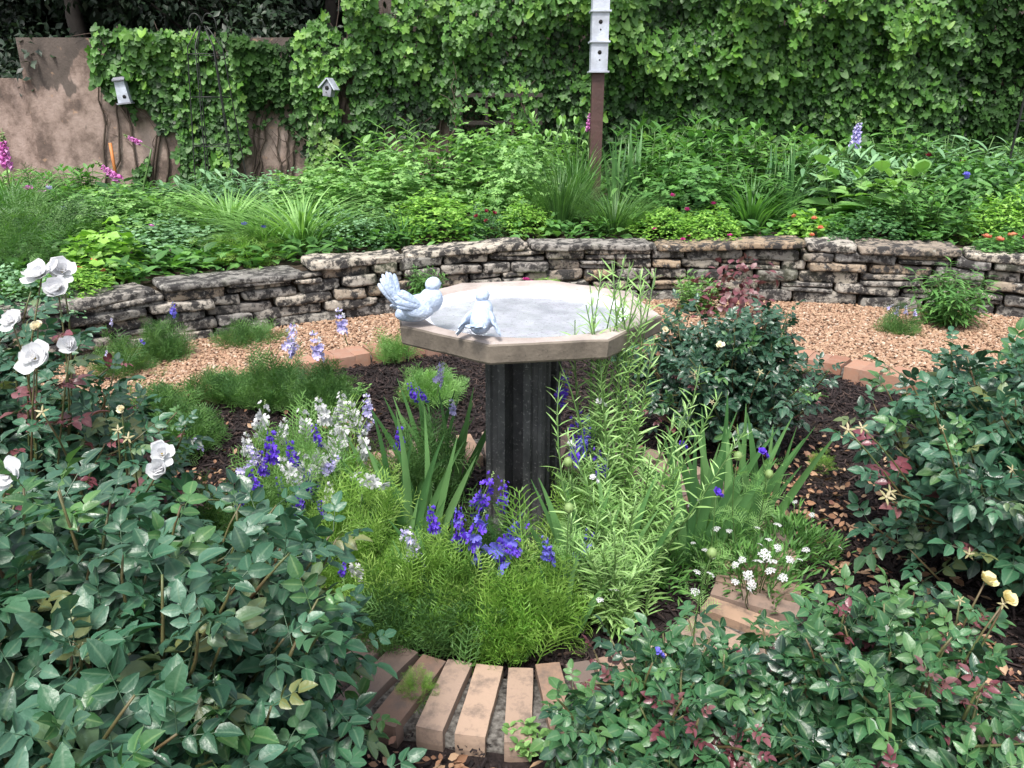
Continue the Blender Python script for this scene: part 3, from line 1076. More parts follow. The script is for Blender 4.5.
def build_dove(label, loc, rz, sc, tail_up, head):
    root = thing('dove_figurine', label, 'bird figurine', loc, rz, (sc, sc, sc), 'dove figurines on the bird bath')
    g = Geo()
    I = np.eye(3)
    # body along +X (chest) ; tail -X
    g.add(ellip((0.0, 0, .050), (.040, .066, .040), (.93, 0, .30), shape=lambda y: 1 - .28 * max(0, -y)), 0)
    g.add(ellip((.042, 0, .072), (.033, .040, .036), (.6, 0, .8)), 0)
    g.add(ellip((.048 + head[0], head[1], .118), (.0215, .026, .022), (head[2], head[3], .05)), 0)
    g.add(ellip((.046 + head[0] * .5, head[1] * .5, .098), (.023, .03, .024), (0, 0, 1)), 0)
    link('body', g.mesh('dove_body', M['figurine']), root)
    g = Geo()
    hd = np.array([head[2], head[3], -.1]); hd = hd / np.linalg.norm(hd)
    hc = np.array([.048 + head[0], head[1], .118])
    g.add(ellip(hc + hd * .030, (.005, .012, .005), hd, shape=lambda y: 1 - .6 * max(0, y)), 0)
    link('beak', g.mesh('dove_beak', M['figurine']), root)
    td = (-.40, 0.05, 1.0) if tail_up else (-.9, 0, .12)
    g = Geo(); g.add(feather_fan((-.045, 0, .052), td, (.62, -.75, .42) if tail_up else (0, 0, 1), .118 if tail_up else .09, 40, 6, .031, .006, .01), 0)
    link('tail', g.mesh('dove_tail', M['figurine']), root)
    for sg in (-1, 1):
        g = Geo()
        wd = ((-.85, -.30, .42) if sg < 0 else (-.8, .35, -.12)) if tail_up else (-.85, sg * .30, -.26)
        g.add(feather_fan((.022, sg * .030, .058), wd, (0, sg * 1.0, .45), .105, 30, 5, .026, .006), 0)
        g.add(ellip((.0, sg * .034, .056), (.026, .048, .012), (-.85, sg * .2, .12), (0, sg, .3)), 0)
        link('wing', g.mesh('dove_wing', M['figurine']), root)
    return root


p = at(417, 325, HT)
build_dove('pale blue dove figurine with raised tail on the left corner of the bath', (p[0], p[1], HT), rad(12), .93, True, (0.004, .006, .7, .7))
p = at(481, 336, HT)
build_dove('white dove figurine with spread wings on the near rim of the bath', (p[0], p[1], HT), rad(84), .84, False, (0, 0, .9, -.3))


# ------------------------------------------------------------------ garden wall at the back
WY = 8.05
gw = thing('garden_wall', 'stained pinkish stucco garden wall with stepped top behind the flower bed', 'wall')


def box_t(x0, x1, y0, y1, z0, z1, nx=1, nz=1):
    V = [(x0, y0, z0), (x1, y0, z0), (x1, y1, z0), (x0, y1, z0), (x0, y0, z1), (x1, y0, z1), (x1, y1, z1), (x0, y1, z1)]
    return Tmpl(V, [(0, 3, 2, 1), (4, 5, 6, 7), (0, 1, 5, 4), (1, 2, 6, 5), (2, 3, 7, 6), (3, 0, 4, 7)])


p1 = atY(38, 78, WY); p2 = atY(110, 38, WY); p3 = atY(20, 38, WY)
g = Geo()
xs = xat(30, WY, 1.7)
g.add(box_t(-9, xs, WY, WY + .3, 0, p1[2]), 0, .5)
link('low_section', g.mesh('low_section', M['stucco'], False), gw)
g = Geo(); g.add(box_t(xs - .06, -1.25, WY - .06, WY + .34, 0, p2[2]), 0, .5)
link('middle_section', g.mesh('middle_section', M['stucco'], False), gw)
g = Geo(); g.add(box_t(-1.248, 8.5, WY, WY + .3, 0, 2.35), 0, .5)
link('tall_section', g.mesh('tall_section', M['stucco'], False), gw)

# ------------------------------------------------------------------ trees beyond the wall
def tree(name, label, loc, h, r, crown_z, seed, lean=0, group='dark trees beyond the garden wall', nleaf=15000, leaf=.085, mat='conifer'):
    rr = np.random.default_rng(seed)
    root = thing(name, label, 'tree', loc, group=group)
    g = Geo()
    pts = [(0, 0, -.2)]
    for i in range(1, 7):
        pts.append((lean * i / 6 + rr.normal(0, .05), rr.normal(0, .05), h * .85 * i / 6))
    g.add(tube_t(pts, np.linspace(.14, .03, 7), 8), 0)
    cl = []
    for i in range(26):
        z = crown_z + (h - crown_z) * rr.random() ** .9
        a = rr.uniform(0, 2 * PI); q = r * rr.uniform(.35, 1) * math.sin(PI * min(.97, .25 + .7 * (z - crown_z) / (h - crown_z)))
        c = np.array([math.cos(a) * q, math.sin(a) * q, z])
        cl.append(c)
        if i < 12:
            g.add(tube_t(curve_pts((0, 0, z * .75), c, .1, 5), np.linspace(.045, .01, 5), 5), 0)
    link('trunk', g.mesh('trunk', M['tree_bark']), root)
    g = Geo()
    cl = np.array(cl)
    ci = rr.integers(0, len(cl), nleaf)
    off = rr.normal(0, 1, (nleaf, 3)); off = off / np.linalg.norm(off, axis=1, keepdims=True) * (rr.random((nleaf, 1)) ** .4) * np.array([.62, .62, .42]) * r * .62
    pos = cl[ci] + off
    d = nrm(off + rr.normal(0, .5, (nleaf, 3)) + (0, 0, -.3)); nn = nrm(off * .6 + rr.normal(0, .35, (nleaf, 3)) + (0, -.2, .7))
    g.inst(leaf_t(2, .5, .1, .15), pos, frames(d, nn), rr.uniform(.7, 1.3, nleaf) * leaf)
    link('crown', g.mesh('crown', M[mat]), root)
    return root


tl = ['dark broadleaf tree above the low section of the wall at far left', 'dark evergreen tree rising over the stepped wall corner',
      'dark bushy tree behind the wall over the first bird house', 'dark tree behind the wall above the iron obelisk',
      'dark tree rising behind the wall over the small hanging bird house', 'dark tree behind the ivy left of the nest box post',
      'tree hidden behind the ivy right of the nest box post']
for i, (x, y, h, r, cz) in enumerate([(-6.6, 9.6, 5.6, 1.7, .9), (-4.7, 9.3, 5.2, 1.5, .9), (-3.2, 9.6, 5.6, 1.5, 1.0), (-1.9, 9.2, 5.0, 1.4, 1.2), (-.6, 9.9, 5.4, 1.5, 1.3)]):
    tree('broadleaf_tree', tl[i], (x, y, 0), h, r, cz, 50 + i)
g = Geo()
n = 80000
pos = np.stack([RNG.uniform(-12, 12, n), RNG.uniform(11.2, 12.6, n), RNG.uniform(0, 5.5, n) ** 1], 1)
pos[:, 2] *= 1 + .12 * np.sin(pos[:, 0] * 2.1)
k = pos[:, 0] < 1.5
pos = pos[k]; n = len(pos)
g.inst(leaf_t(2, .6, .1, .15), pos, frames(RNG.normal(0, 1, (n, 3)) - (0, 0, .5), RNG.normal(0, .4, (n, 3)) + (0, -.4, .8)), RNG.uniform(.2, .38, n))
tag(link('distant_woods', g.mesh('distant_woods', M['conifer'])), 'dark mass of woods far behind the garden wall', 'woods', kind='stuff')

# ------------------------------------------------------------------ vines on the wall
VL = [lobed_t(5, .22, .10), lobed_t(5, .32, .06), lobed_t(3, .18, .12)]
VSM = [leaf_t(3, .55, .12, .2)]


def vine(label, poly, n, size, bulge, bare=0.0, seed=0, mat='vine', mat2='vine_dark', stems=4, small=False, wy=WY - .07, zpow=1.6, bottom_dark=True):
    """poly: list of (px, y_top, y_bottom) picture columns projected on the wall plane"""
    rr = np.random.default_rng(900 + seed)
    P = np.array(poly, float)
    x0, x1 = P[0, 0], P[-1, 0]
    cnt = int(n * 1.2)
    px = rr.uniform(x0, x1, cnt * 2)
    yt = np.interp(px, P[:, 0], P[:, 1]); yb = np.interp(px, P[:, 0], P[:, 2])
    area = (yb - yt).max()
    py = yt + rr.random(len(px)) * area
    nb = np.array([mnoise.noise(Vector((a / 42, b / 60, seed * 3.1))) for a, b in zip(px, py)])
    edge = np.array([mnoise.noise(Vector((a / 16, b / 16, seed * 1.7 + 9))) for a, b in zip(px, py)]) * 26
    keep = (py > np.interp(px, P[:, 0], P[:, 1]) + np.abs(edge) * .5 - 4) & (py < yb + edge) & (nb > -.62 + bare * 1.1)
    px, py, nb = px[keep][:cnt], py[keep][:cnt], nb[keep][:cnt]
    m_ = len(px)
    W = np.array([atY(a, b, wy) for a, b in zip(px, py)])
    ztop = atY(0, P[:, 1].min(), wy)[2]; zbot = atY(0, P[:, 2].max(), wy)[2]
    f = np.clip((W[:, 2] - zbot) / (ztop - zbot), 0, 1)
    lump = np.array([mnoise.noise(Vector((v[0] * 2.2, v[2] * 2.2, seed + 3.3))) for v in W])
    maxd = .05 + .72 * bulge * f ** zpow * (1 + .9 * lump) + .10 * (lump + .3)
    maxd = np.maximum(maxd, .03)
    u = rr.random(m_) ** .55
    pos = W.copy()
    dep = maxd * u
    pos[:, 1] -= dep
    # keep the place on the wall, only stand out from it
    root_p = atY((x0 + x1) / 2, P[:, 2].max(), wy)
    base = np.array([root_p[0], wy, bed_z(root_p[0], wy)])
    root = thing('climbing_vine', label, 'climbing vine', tuple(base), group='vines climbing the garden wall')
    pos -= base
    d = np.stack([rr.normal(0, .6, m_), -.35 + rr.normal(0, .25, m_), -1 + rr.normal(0, .3, m_)], 1)
    nn = np.stack([rr.normal(0, .35, m_), -1 + rr.normal(0, .2, m_), .55 + rr.normal(0, .3, m_)], 1)
    B = frames(d, nn)
    sz = size * .88 * rr.uniform(.55, 1.25, m_) * (.72 + .28 * u)
    g = Geo()
    rnd = np.clip(rr.normal(.05, .13, m_) + .62 * u ** 2 * (.6 + .4 * f) + .38 * lump + (rr.random(m_) < .05) * .35, 0, 1)  # tone darkens with depth and in hollows: shade put into the leaf colour
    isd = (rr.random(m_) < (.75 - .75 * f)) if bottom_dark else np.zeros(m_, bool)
    isd = isd | (u < .42 + .3 * (lump < -.2))  # inner leaves take the second, usually darker material as painted shade
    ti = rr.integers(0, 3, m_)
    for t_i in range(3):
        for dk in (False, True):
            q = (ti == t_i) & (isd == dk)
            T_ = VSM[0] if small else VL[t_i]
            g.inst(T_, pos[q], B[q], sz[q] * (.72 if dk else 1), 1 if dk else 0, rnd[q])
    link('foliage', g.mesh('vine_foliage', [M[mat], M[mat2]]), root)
    g = Geo()
    for i in range(stems):
        sx = rr.uniform(x0 + 4, x1 - 4)
        yt_ = np.interp(sx, P[:, 0], P[:, 1]); yb_ = max(np.interp(sx, P[:, 0], P[:, 2]), 185)
        pts = []
        X = sx
        for k_ in range(14):
            X += rr.normal(0, 2.2)
            q = atY(X, yb_ + (yt_ - yb_) * k_ / 13, wy - .012)
            pts.append(np.array(q) - base)
        g.add(tube_t(pts, np.linspace(.013, .004, 14), 5), 0)
        for b_ in range(4):
            k_ = rr.integers(3, 12)
            e = pts[k_] + np.array([rr.normal(0, .14), -.01, rr.uniform(.1, .3)])
            g.add(tube_t(curve_pts(pts[k_], e, .2, 5), np.linspace(.006, .002, 5), 4), 0)
    link('stem', g.mesh('vine_stem', M['bark']), root)
    return root


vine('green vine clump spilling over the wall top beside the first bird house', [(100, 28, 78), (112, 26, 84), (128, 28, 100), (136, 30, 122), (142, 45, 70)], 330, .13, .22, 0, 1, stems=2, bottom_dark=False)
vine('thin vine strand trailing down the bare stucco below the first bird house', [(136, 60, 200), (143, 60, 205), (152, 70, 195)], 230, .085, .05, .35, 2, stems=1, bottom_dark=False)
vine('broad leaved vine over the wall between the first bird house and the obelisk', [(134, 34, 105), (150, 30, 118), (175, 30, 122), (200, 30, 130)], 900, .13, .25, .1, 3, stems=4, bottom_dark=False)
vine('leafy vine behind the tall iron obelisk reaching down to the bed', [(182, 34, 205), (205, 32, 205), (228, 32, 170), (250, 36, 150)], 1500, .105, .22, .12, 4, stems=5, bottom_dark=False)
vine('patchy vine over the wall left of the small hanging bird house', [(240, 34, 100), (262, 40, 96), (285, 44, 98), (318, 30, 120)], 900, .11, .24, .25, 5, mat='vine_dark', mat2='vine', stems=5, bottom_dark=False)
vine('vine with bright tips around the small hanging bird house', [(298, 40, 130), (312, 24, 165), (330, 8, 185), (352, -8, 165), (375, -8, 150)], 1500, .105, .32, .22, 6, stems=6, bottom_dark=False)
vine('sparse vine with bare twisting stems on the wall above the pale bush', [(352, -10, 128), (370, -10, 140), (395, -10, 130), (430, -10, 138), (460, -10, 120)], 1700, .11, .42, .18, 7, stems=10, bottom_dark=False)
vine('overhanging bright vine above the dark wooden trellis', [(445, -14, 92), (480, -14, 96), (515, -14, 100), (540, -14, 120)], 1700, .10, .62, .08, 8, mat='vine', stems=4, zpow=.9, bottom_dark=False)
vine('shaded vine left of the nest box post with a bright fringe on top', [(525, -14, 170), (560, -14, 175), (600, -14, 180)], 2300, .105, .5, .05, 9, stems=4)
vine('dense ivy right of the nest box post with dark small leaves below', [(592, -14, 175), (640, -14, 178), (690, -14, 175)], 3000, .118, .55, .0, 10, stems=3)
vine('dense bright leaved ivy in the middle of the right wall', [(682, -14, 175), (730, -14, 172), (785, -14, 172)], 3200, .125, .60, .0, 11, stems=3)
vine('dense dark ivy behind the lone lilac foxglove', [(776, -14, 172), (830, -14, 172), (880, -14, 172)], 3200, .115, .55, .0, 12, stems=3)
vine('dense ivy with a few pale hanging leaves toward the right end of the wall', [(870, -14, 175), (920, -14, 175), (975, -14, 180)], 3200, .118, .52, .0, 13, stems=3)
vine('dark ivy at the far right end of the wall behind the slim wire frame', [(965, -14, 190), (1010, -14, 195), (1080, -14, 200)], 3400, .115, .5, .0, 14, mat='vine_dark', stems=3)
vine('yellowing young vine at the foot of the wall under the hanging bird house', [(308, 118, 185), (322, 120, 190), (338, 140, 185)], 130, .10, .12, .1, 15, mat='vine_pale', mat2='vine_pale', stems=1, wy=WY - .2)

vine('added dark vine leaves standing in for the shade behind the wooden trellis', [(452, 80, 168), (490, 80, 172), (530, 80, 172)], 620, .075, .10, .0, 16, mat='vine_dark', mat2='vine_dark', stems=3)  # dark leaves added to paint the deep shade behind the trellis
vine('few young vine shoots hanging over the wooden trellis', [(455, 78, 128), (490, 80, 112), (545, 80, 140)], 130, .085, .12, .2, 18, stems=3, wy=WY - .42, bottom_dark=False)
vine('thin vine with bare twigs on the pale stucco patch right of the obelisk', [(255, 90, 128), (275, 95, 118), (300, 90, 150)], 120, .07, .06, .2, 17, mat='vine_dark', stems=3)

# ------------------------------------------------------------------ things on and before the wall
def bird_house(label, loc, rz, roll, kind):
    root = thing('bird_house', label, 'bird house', loc, rz)
    root.rotation_euler = (0, roll, rz)
    g = Geo()
    if kind == 0:   # tall box with slanted top and a side board
        wv, dv, h1, h2 = .068, .075, .26, .22
        V = [(-wv, -dv, -.12), (wv, -dv, -.12), (wv, dv, -.12), (-wv, dv, -.12), (-wv * .8, -dv, .12), (wv * .8, -dv, .12), (wv * .8, dv, .15), (-wv * .8, dv, .15)]
        g.add(Tmpl(V, [(0, 3, 2, 1), (4, 5, 6, 7), (0, 1, 5, 4), (1, 2, 6, 5), (2, 3, 7, 6), (3, 0, 4, 7)]), 0, .5)
        link('box', g.mesh('house_box', M['whitepaint'], False), root)
        g = Geo()
        V2 = [(-wv * 1.0, -dv - .03, .125), (wv * 1.0, -dv - .03, .125), (wv * 1.0, dv, .17), (-wv * 1.0, dv, .17)]
        V = V2 + [(a, b, c + .014) for a, b, c in V2]
        g.add(Tmpl(V, [(0, 3, 2, 1), (4, 5, 6, 7), (0, 1, 5, 4), (1, 2, 6, 5), (2, 3, 7, 6), (3, 0, 4, 7)]), 0, .5)
        link('roof', g.mesh('house_roof', M['greywood'], False), root)
        g = Geo(); g.add(box_t(-wv - .014, wv + .014, -dv - .03, dv, -.138, -.121), 0, .5)
        link('floor_board', g.mesh('house_floor', M['greywood'], False), root)
        holes = [(.018, -.055, .021)]
        dy = -dv
    else:
        wv, dv = .055, .06
        V = [(-wv * .8, -dv, -.09), (wv * .8, -dv, -.09), (wv, -dv, .0), (0, -dv, .085), (-wv, -dv, .0)]
        V = V + [(a, dv, c) for a, b, c in V]
        g.add(Tmpl(V, [(0, 1, 6, 5), (1, 2, 7, 6), (2, 3, 8, 7), (3, 4, 9, 8), (4, 0, 5, 9)], [(0, 2, 1), (0, 3, 2), (0, 4, 3), (5, 6, 7), (5, 7, 8), (5, 8, 9)]), 0, .5)
        link('box', g.mesh('house_box', M['greywood'], False), root)
        for sg in (-1, 1):
            g = Geo()
            a = np.array([0, .098]); b = np.array([sg * .090, -.016])
            nrmv = np.array([sg * .011, .010])
            prof = [a, b, b + nrmv, a + nrmv]
            V = [(p_[0], -dv - .022, p_[1]) for p_ in prof] + [(p_[0], dv + .01, p_[1]) for p_ in prof]
            g.add(Tmpl(V, [(0, 1, 2, 3), (7, 6, 5, 4), (0, 4, 5, 1), (1, 5, 6, 2), (2, 6, 7, 3), (3, 7, 4, 0)]), 0, .5)
            link('roof_board', g.mesh('roof_board', M['whitepaint'], False), root)
        holes = [(.0, .0, .024)]
        dy = -dv
        g = Geo(); g.add(tube_t([(0, dy, -.045), (0, dy - .035, -.045)], .004, 6), 0, .5)
        link('perch', g.mesh('perch', M['brownwood']), root)
    for (hx, hz, hr) in holes:
        g = Geo(); g.add(tube_t([(hx, dy - .003, hz), (hx, dy + .02, hz)], hr, 16), 0, .5)
        link('entrance_hole', g.mesh('entrance_hole', M['black']), root)
    return root


p = atY(123, 92, 7.80)
bird_house('weathered white bird house half hidden by vine near the wall step', p, rad(12), rad(-6), 0).scale = (.78, .78, .78)
p = atY(329, 88, 7.55)
bird_house('small grey bird house with a peaked roof hanging in the vine', p, rad(-10), rad(8), 1).scale = (.8, .8, .8)
# nest box post
p0_ = atY(595, 160, 6.7)
post = thing('nest_box_post', 'brown post carrying a tall white tiered nest box', 'nest box', (p0_[0], 6.7, bed_z(p0_[0], 6.7)))
g = Geo(); g.add(box_t(-.048, .048, -.048, .048, -.1, 1.55), 0, .5)
link('post', g.mesh('nest_post', M['brownwood'], False), post)
zb0 = atY(598, 71, 6.65)[2] - bed_z(p0_[0], 6.7)
pitch_ = (atY(598, 41, 6.65)[2] - atY(598, 71, 6.65)[2])
for i in range(3):
    g = Geo(); g.add(box_t(-.066, .066, -.075, .060, zb0 + i * pitch_, zb0 + (i + 1) * pitch_ - .012), 0, .5)
    bx = link('box', g.mesh('nest_box', M['whitepaint'], False), post)
    g = Geo(); g.add(box_t(-.080, .080, -.090, .072, zb0 + i * pitch_ - .012, zb0 + i * pitch_ + .001), 0, .5)
    link('ledge', g.mesh('nest_ledge', M['whitepaint'], False), post)
    zc_ = zb0 + (i + .62) * pitch_
    g = Geo(); g.add(tube_t([(0, -.077, zc_), (0, -.06, zc_)], .0155, 14), 0, .5)
    link('entrance_hole', g.mesh('nest_hole', M['black']), bx)
    g = Geo(); g.add(tube_t([(0.002, -.077, zc_ - .055), (.002, -.06, zc_ - .055)], .006, 10), 0, .5)
    link('drain_hole', g.mesh('drain_hole', M['black']), bx)
g = Geo(); g.add(box_t(-.09, .09, -.10, .08, zb0 + 3 * pitch_ - .012, zb0 + 3 * pitch_ + .01), 0, .5)
link('roof', g.mesh('nest_roof', M['whitepaint'], False), post)

# iron obelisks
def obelisk(label, px, Y, r, h, name='iron_obelisk', nleg=6, top=None):
    x = xat(px, Y, .6)
    root = thing(name, label, 'plant support', (x, Y, bed_z(x, Y)))
    for i in range(nleg):
        a = 2 * PI * i / nleg + .3
        pts = []
        for k_ in range(10):
            t = k_ / 9
            rr_ = r * (1 - .45 * t) if t < .92 else r * .55 * (1 - (t - .92) / .08 * .75)
            pts.append((rr_ * math.cos(a), rr_ * math.sin(a), h * t))
        g = Geo(); g.add(tube_t(pts, .0055, 5), 0, .5)
        link('leg', g.mesh('obelisk_leg', M['iron']), root)
    for z in (.35, .62, .85):
        rr_ = r * (1 - .45 * z)
        pts = [(rr_ * math.cos(a), rr_ * math.sin(a), h * z) for a in np.linspace(0, 2 * PI, 25)]
        g = Geo(); g.add(tube_t(pts, .004, 4, False), 0, .5)
        link('ring', g.mesh('obelisk_ring', M['iron']), root)
    g = Geo()
    for sg in (-1, 1):
        pts = [(sg * r * .25 * (1 + math.cos(a)), 0, h + .10 * math.sin(a)) for a in np.linspace(PI, -.4, 12)]
        g.add(tube_t(pts, .005, 5), 0, .5)
    link('scroll_top', g.mesh('obelisk_top', M['iron']), root)
    return root


obelisk('tall thin black iron obelisk standing before the leafy wall at left', 222, 7.4, .24, 1.52)
obelisk('slim dark wire obelisk at the right edge by the ivy', 1012, 6.6, .12, 1.15, nleg=4)
# wooden trellis
p = atY(495, 110, 7.6)
tr = thing('wooden_trellis', 'dark old wooden trellis standing against the wall under the vine', 'trellis', (p[0], 7.72, bed_z(p[0], 7.6)))
for x in (-.32, -.08, .16, .38):
    g = Geo(); g.add(box_t(x - .014, x + .014, -.012, .012, -.05, .86), 0, .5); link('upright', g.mesh('upright', M['trellis'], False), tr)
for yy in (95, 123):
    z = atY(495, yy, 7.6)[2] - bed_z(p[0], 7.6)
    g = Geo(); g.add(box_t(-.36, .44, -.034, -.013, z - .018, z + .018), 0, .5); link('crossbar', g.mesh('crossbar', M['trellis'], False), tr)
# orange stake
a = atY(109, 143, 7.3); b = atY(117, 182, 7.3)
g = Geo(); g.add(tube_t([(0, 0, 0), (a[0] - b[0], .02, a[2] - b[2] + .0)], .014, 8), 0, .5)
tag(link('garden_stake', g.mesh('garden_stake', M['orange']), None, (b[0], 7.3, b[2])), 'leaning orange garden stake against the bare stucco at left', 'stake')
st_ext = Geo()

# ------------------------------------------------------------------ plant kinds (unit size: about 1 m wide, 1 m tall, scaled per plant)
FT = [feather_t(7, .022, .25, .36, 2), feather_t(8, .020, .1, .32, 3)]
FT_far = feather_t(5, .045, .2, .36, 1)
LF = leaf_t(4, .36, .14, .3)
LFN = leaf_t(4, .2, .1, .35)
LFB = leaf_t(4, .62, .12, .3)


def dome_pts(n, seed, lumpy=.25, inner=.35, flat=1.0):
    rr = np.random.default_rng(seed)
    a = rr.uniform(0, 2 * PI, n); u = rr.random(n)
    el = np.arcsin(u ** .8)
    d = np.stack([np.cos(a) * np.cos(el), np.sin(a) * np.cos(el), np.sin(el)], 1)
    lump = np.array([mnoise.noise(Vector(v * 2.6 + np.array([seed * 1.3, 0, 0]))) for v in d])
    r = (1 - inner * rr.random(n) ** 1.7) * (1 + lumpy * lump)
    p = d * r[:, None] * np.array([.5, .5, 1.0])
    return p, d, rr, r


def k_feather(seed, n=110, ln=.34, mat='feather', tm=None, spiky=.6):
    p, d, rr, r = dome_pts(n, seed, .5, .45)
    g = Geo()
    dd = nrm(d * np.array([1, 1, .9]) + rr.normal(0, .35, (n, 3)) + (0, 0, spiky))
    nn = rr.normal(0, .6, (n, 3)) + (0, 0, .6)
    p2 = p - dd * ln * .55 * np.array([1, 1, 1])
    p2[:, 2] = np.maximum(p2[:, 2], .02)
    for i, t in enumerate(tm or FT):
        q = np.arange(n) % len(tm or FT) == i
        g.inst(t, p2[q], frames(dd[q], nn[q]), rr.uniform(.7, 1.2, q.sum()) * ln)
    return g.mesh('feathery_foliage', M[mat])


def k_stems(seed, nst=26, lf=LF, size=.2, whorl=9, mat='mid', lean=.35, leafang=1.0):
    """upright leafy stems"""
    rr = np.random.default_rng(seed)
    g = Geo(); gs = Geo()
    P, D, NN, SZ = [], [], [], []
    for i in range(nst):
        a = rr.uniform(0, 2 * PI); q = rr.random() ** .6
        b = np.array([math.cos(a) * q * .22, math.sin(a) * q * .22, 0])
        h = rr.uniform(.65, 1.0) * (1 - .25 * q)
        e = np.array([math.cos(a) * q * (.22 + lean), math.sin(a) * q * (.22 + lean), h])
        pts = curve_pts(b, e, .08, 6)
        gs.add(tube_t(pts, np.linspace(.009, .004, 6), 4), 0)
        for k_ in range(whorl):
            t = .18 + .82 * k_ / (whorl - 1)
            c = np.array([np.interp(t, np.linspace(0, 1, 6), pts[:, j]) for j in range(3)])
            aa = k_ * 2.4 + rr.uniform(-.4, .4)
            up_ = (.25 + 1.2 * (t > .93)) * leafang
            for s2 in (0, PI):
                dv = np.array([math.cos(aa + s2), math.sin(aa + s2), up_ + rr.normal(0, .2)])
                P.append(c); D.append(dv); NN.append(np.array([rr.normal(0, .2), rr.normal(0, .2), 1 + 0 * up_])); SZ.append(size * rr.uniform(.7, 1.2) * (1.0 - .35 * t))
    g.inst(lf, np.array(P), frames(np.array(D), np.array(NN)), np.array(SZ))
    g2 = Geo()
    return g.mesh('stem_leaves', M[mat]), gs.mesh('stems', M['stem'])


def k_grass(seed, n=110, wd=.03, mat='light', arch=1.5, L=(.8, 1.25), spread=.12):
    rr = np.random.default_rng(seed)
    g = Geo()
    for i in range(n):
        a = rr.uniform(0, 2 * PI); q = rr.random()
        g.add(blade_t(rr.uniform(*L), wd * rr.uniform(.6, 1.2), .1 + .35 * q, rr.uniform(.5, 1.2) * arch, a, (math.cos(a) * spread * q, math.sin(a) * spread * q, 0), 8), 0, rr.random())
    return g.mesh('blades', M[mat])


def k_sword(seed, fans=3, per=6, wd=.07, mat='sword', L=(.7, 1.0)):
    rr = np.random.default_rng(seed)
    g = Geo()
    for f in range(fans):
        az = rr.uniform(0, PI); c = np.array([rr.normal(0, .13), rr.normal(0, .13), 0])
        for i in range(per):
            s = (i - (per - 1) / 2) / ((per - 1) / 2 + .01)
            a = az if s > 0 else az + PI
            b = c + np.array([math.cos(az) * s * .05, math.sin(az) * s * .05, 0])
            g.add(blade_t(rr.uniform(*L) * (1 - .15 * abs(s)), wd * rr.uniform(.8, 1.1), abs(s) * .32 + rr.normal(0, .04), rr.uniform(0, .35) + (rr.random() < .12) * 1.2, a + rr.normal(0, .25), b, 8, .12, .35), 0, rr.random())
    return g.mesh('sword_leaves', M[mat])


def k_mound(seed, n=420, lf=None, size=.12, mat='light', inner=.4, lumpy=.35, up=.8):
    p, d, rr, r = dome_pts(n, seed, lumpy, inner)
    g = Geo()
    lf = lf or VL[0]
    nn = nrm(d + rr.normal(0, .3, (n, 3)) + (0, 0, up))
    dd = nrm(d * np.array([1, 1, .1]) + rr.normal(0, .5, (n, 3)) + (0, 0, -.15))
    g.inst(lf, p, frames(dd, nn), rr.uniform(.65, 1.25, n) * size)
    return g.mesh('mound_leaves', M[mat])


PROTO = {}


def proto(kind, v):
    key = (kind, v)
    if key in PROTO: return PROTO[key]
    s = 17 * v + sum(map(ord, kind))
    R_ = {
        'feather': lambda: [('foliage', k_feather(s, 120, .32, 'feather'))],
        'featherdk': lambda: [('foliage', k_feather(s, 130, .30, 'feather_dk'))],
        'limefern': lambda: [('foliage', k_mound(s, 1400, lobed_t(3, .5, .04), .07, 'lime', .35, .4))],
        'lightfern': lambda: [('foliage', k_mound(s, 1300, lobed_t(5, .55, .05), .10, 'light', .45, .6))],
        'stems': lambda: list(zip(('foliage', 'stem'), k_stems(s, 28, LF, .22, 9, 'mid'))),
        'stemslight': lambda: list(zip(('foliage', 'stem'), k_stems(s, 30, LF, .2, 9, 'light'))),
        'stemsdk': lambda: list(zip(('foliage', 'stem'), k_stems(s, 30, LF, .24, 9, 'dark'))),
        'narrow': lambda: list(zip(('foliage', 'stem'), k_stems(s, 34, LFN, .26, 11, 'mid', .4, .4))),
        'arching': lambda: list(zip(('foliage', 'stem'), k_stems(s, 30, LFN, .30, 10, 'bluegrn', .55, -.3))),
        'broad': lambda: list(zip(('foliage', 'stem'), k_stems(s, 10, LFB, .36, 5, 'light', .4))),
        'grass': lambda: [('foliage', k_grass(s, 210, .020, 'light', 1.7, (.8, 1.35), .2))],
        'grassdk': lambda: [('foliage', k_grass(s, 130, .028, 'mid', 1.3, (.7, 1.2), .2))],
        'wisp': lambda: [('foliage', k_grass(s, 420, .008, 'feather_dk', 1.1, (.6, 1.2), .2))],
        'sword': lambda: [('foliage', k_sword(s, 4, 6))],
        'round': lambda: [('foliage', k_mound(s, 260, lobed_t(5, .12, .08), .17, 'lime', .35))],
        'geranium': lambda: [('foliage', k_mound(s, 700, lobed_t(5, .4, .06), .11, 'mid', .45, .5))],
        'small': lambda: [('foliage', k_mound(s, 1200, LFB, .055, 'bluegrn', .4, .5))],
        'smalldk': lambda: [('foliage', k_mound(s, 1300, LFB, .06, 'dark', .4, .5))],
        'shrub': lambda: [('foliage', k_mound(s, 1100, LF, .13, 'mid', .5, .5, .4))],
    }
    PROTO[key] = R_[kind]()
    return PROTO[key]


CATN = {'feather': 'feathery_perennial', 'featherdk': 'feathery_perennial', 'limefern': 'ferny_perennial', 'lightfern': 'ferny_perennial', 'stems': 'leafy_perennial', 'stemslight': 'leafy_perennial', 'stemsdk': 'leafy_perennial',
        'narrow': 'leafy_perennial', 'arching': 'arching_perennial', 'broad': 'broadleaf_plant', 'grass': 'daylily_clump', 'grassdk': 'daylily_clump', 'wisp': 'fennel_plant', 'sword': 'iris_clump',
        'round': 'geranium_plant', 'geranium': 'geranium_plant', 'small': 'low_mound_plant', 'smalldk': 'low_mound_plant', 'shrub': 'small_shrub'}

# flowers -----------------------------------------------------------------
FL = {}


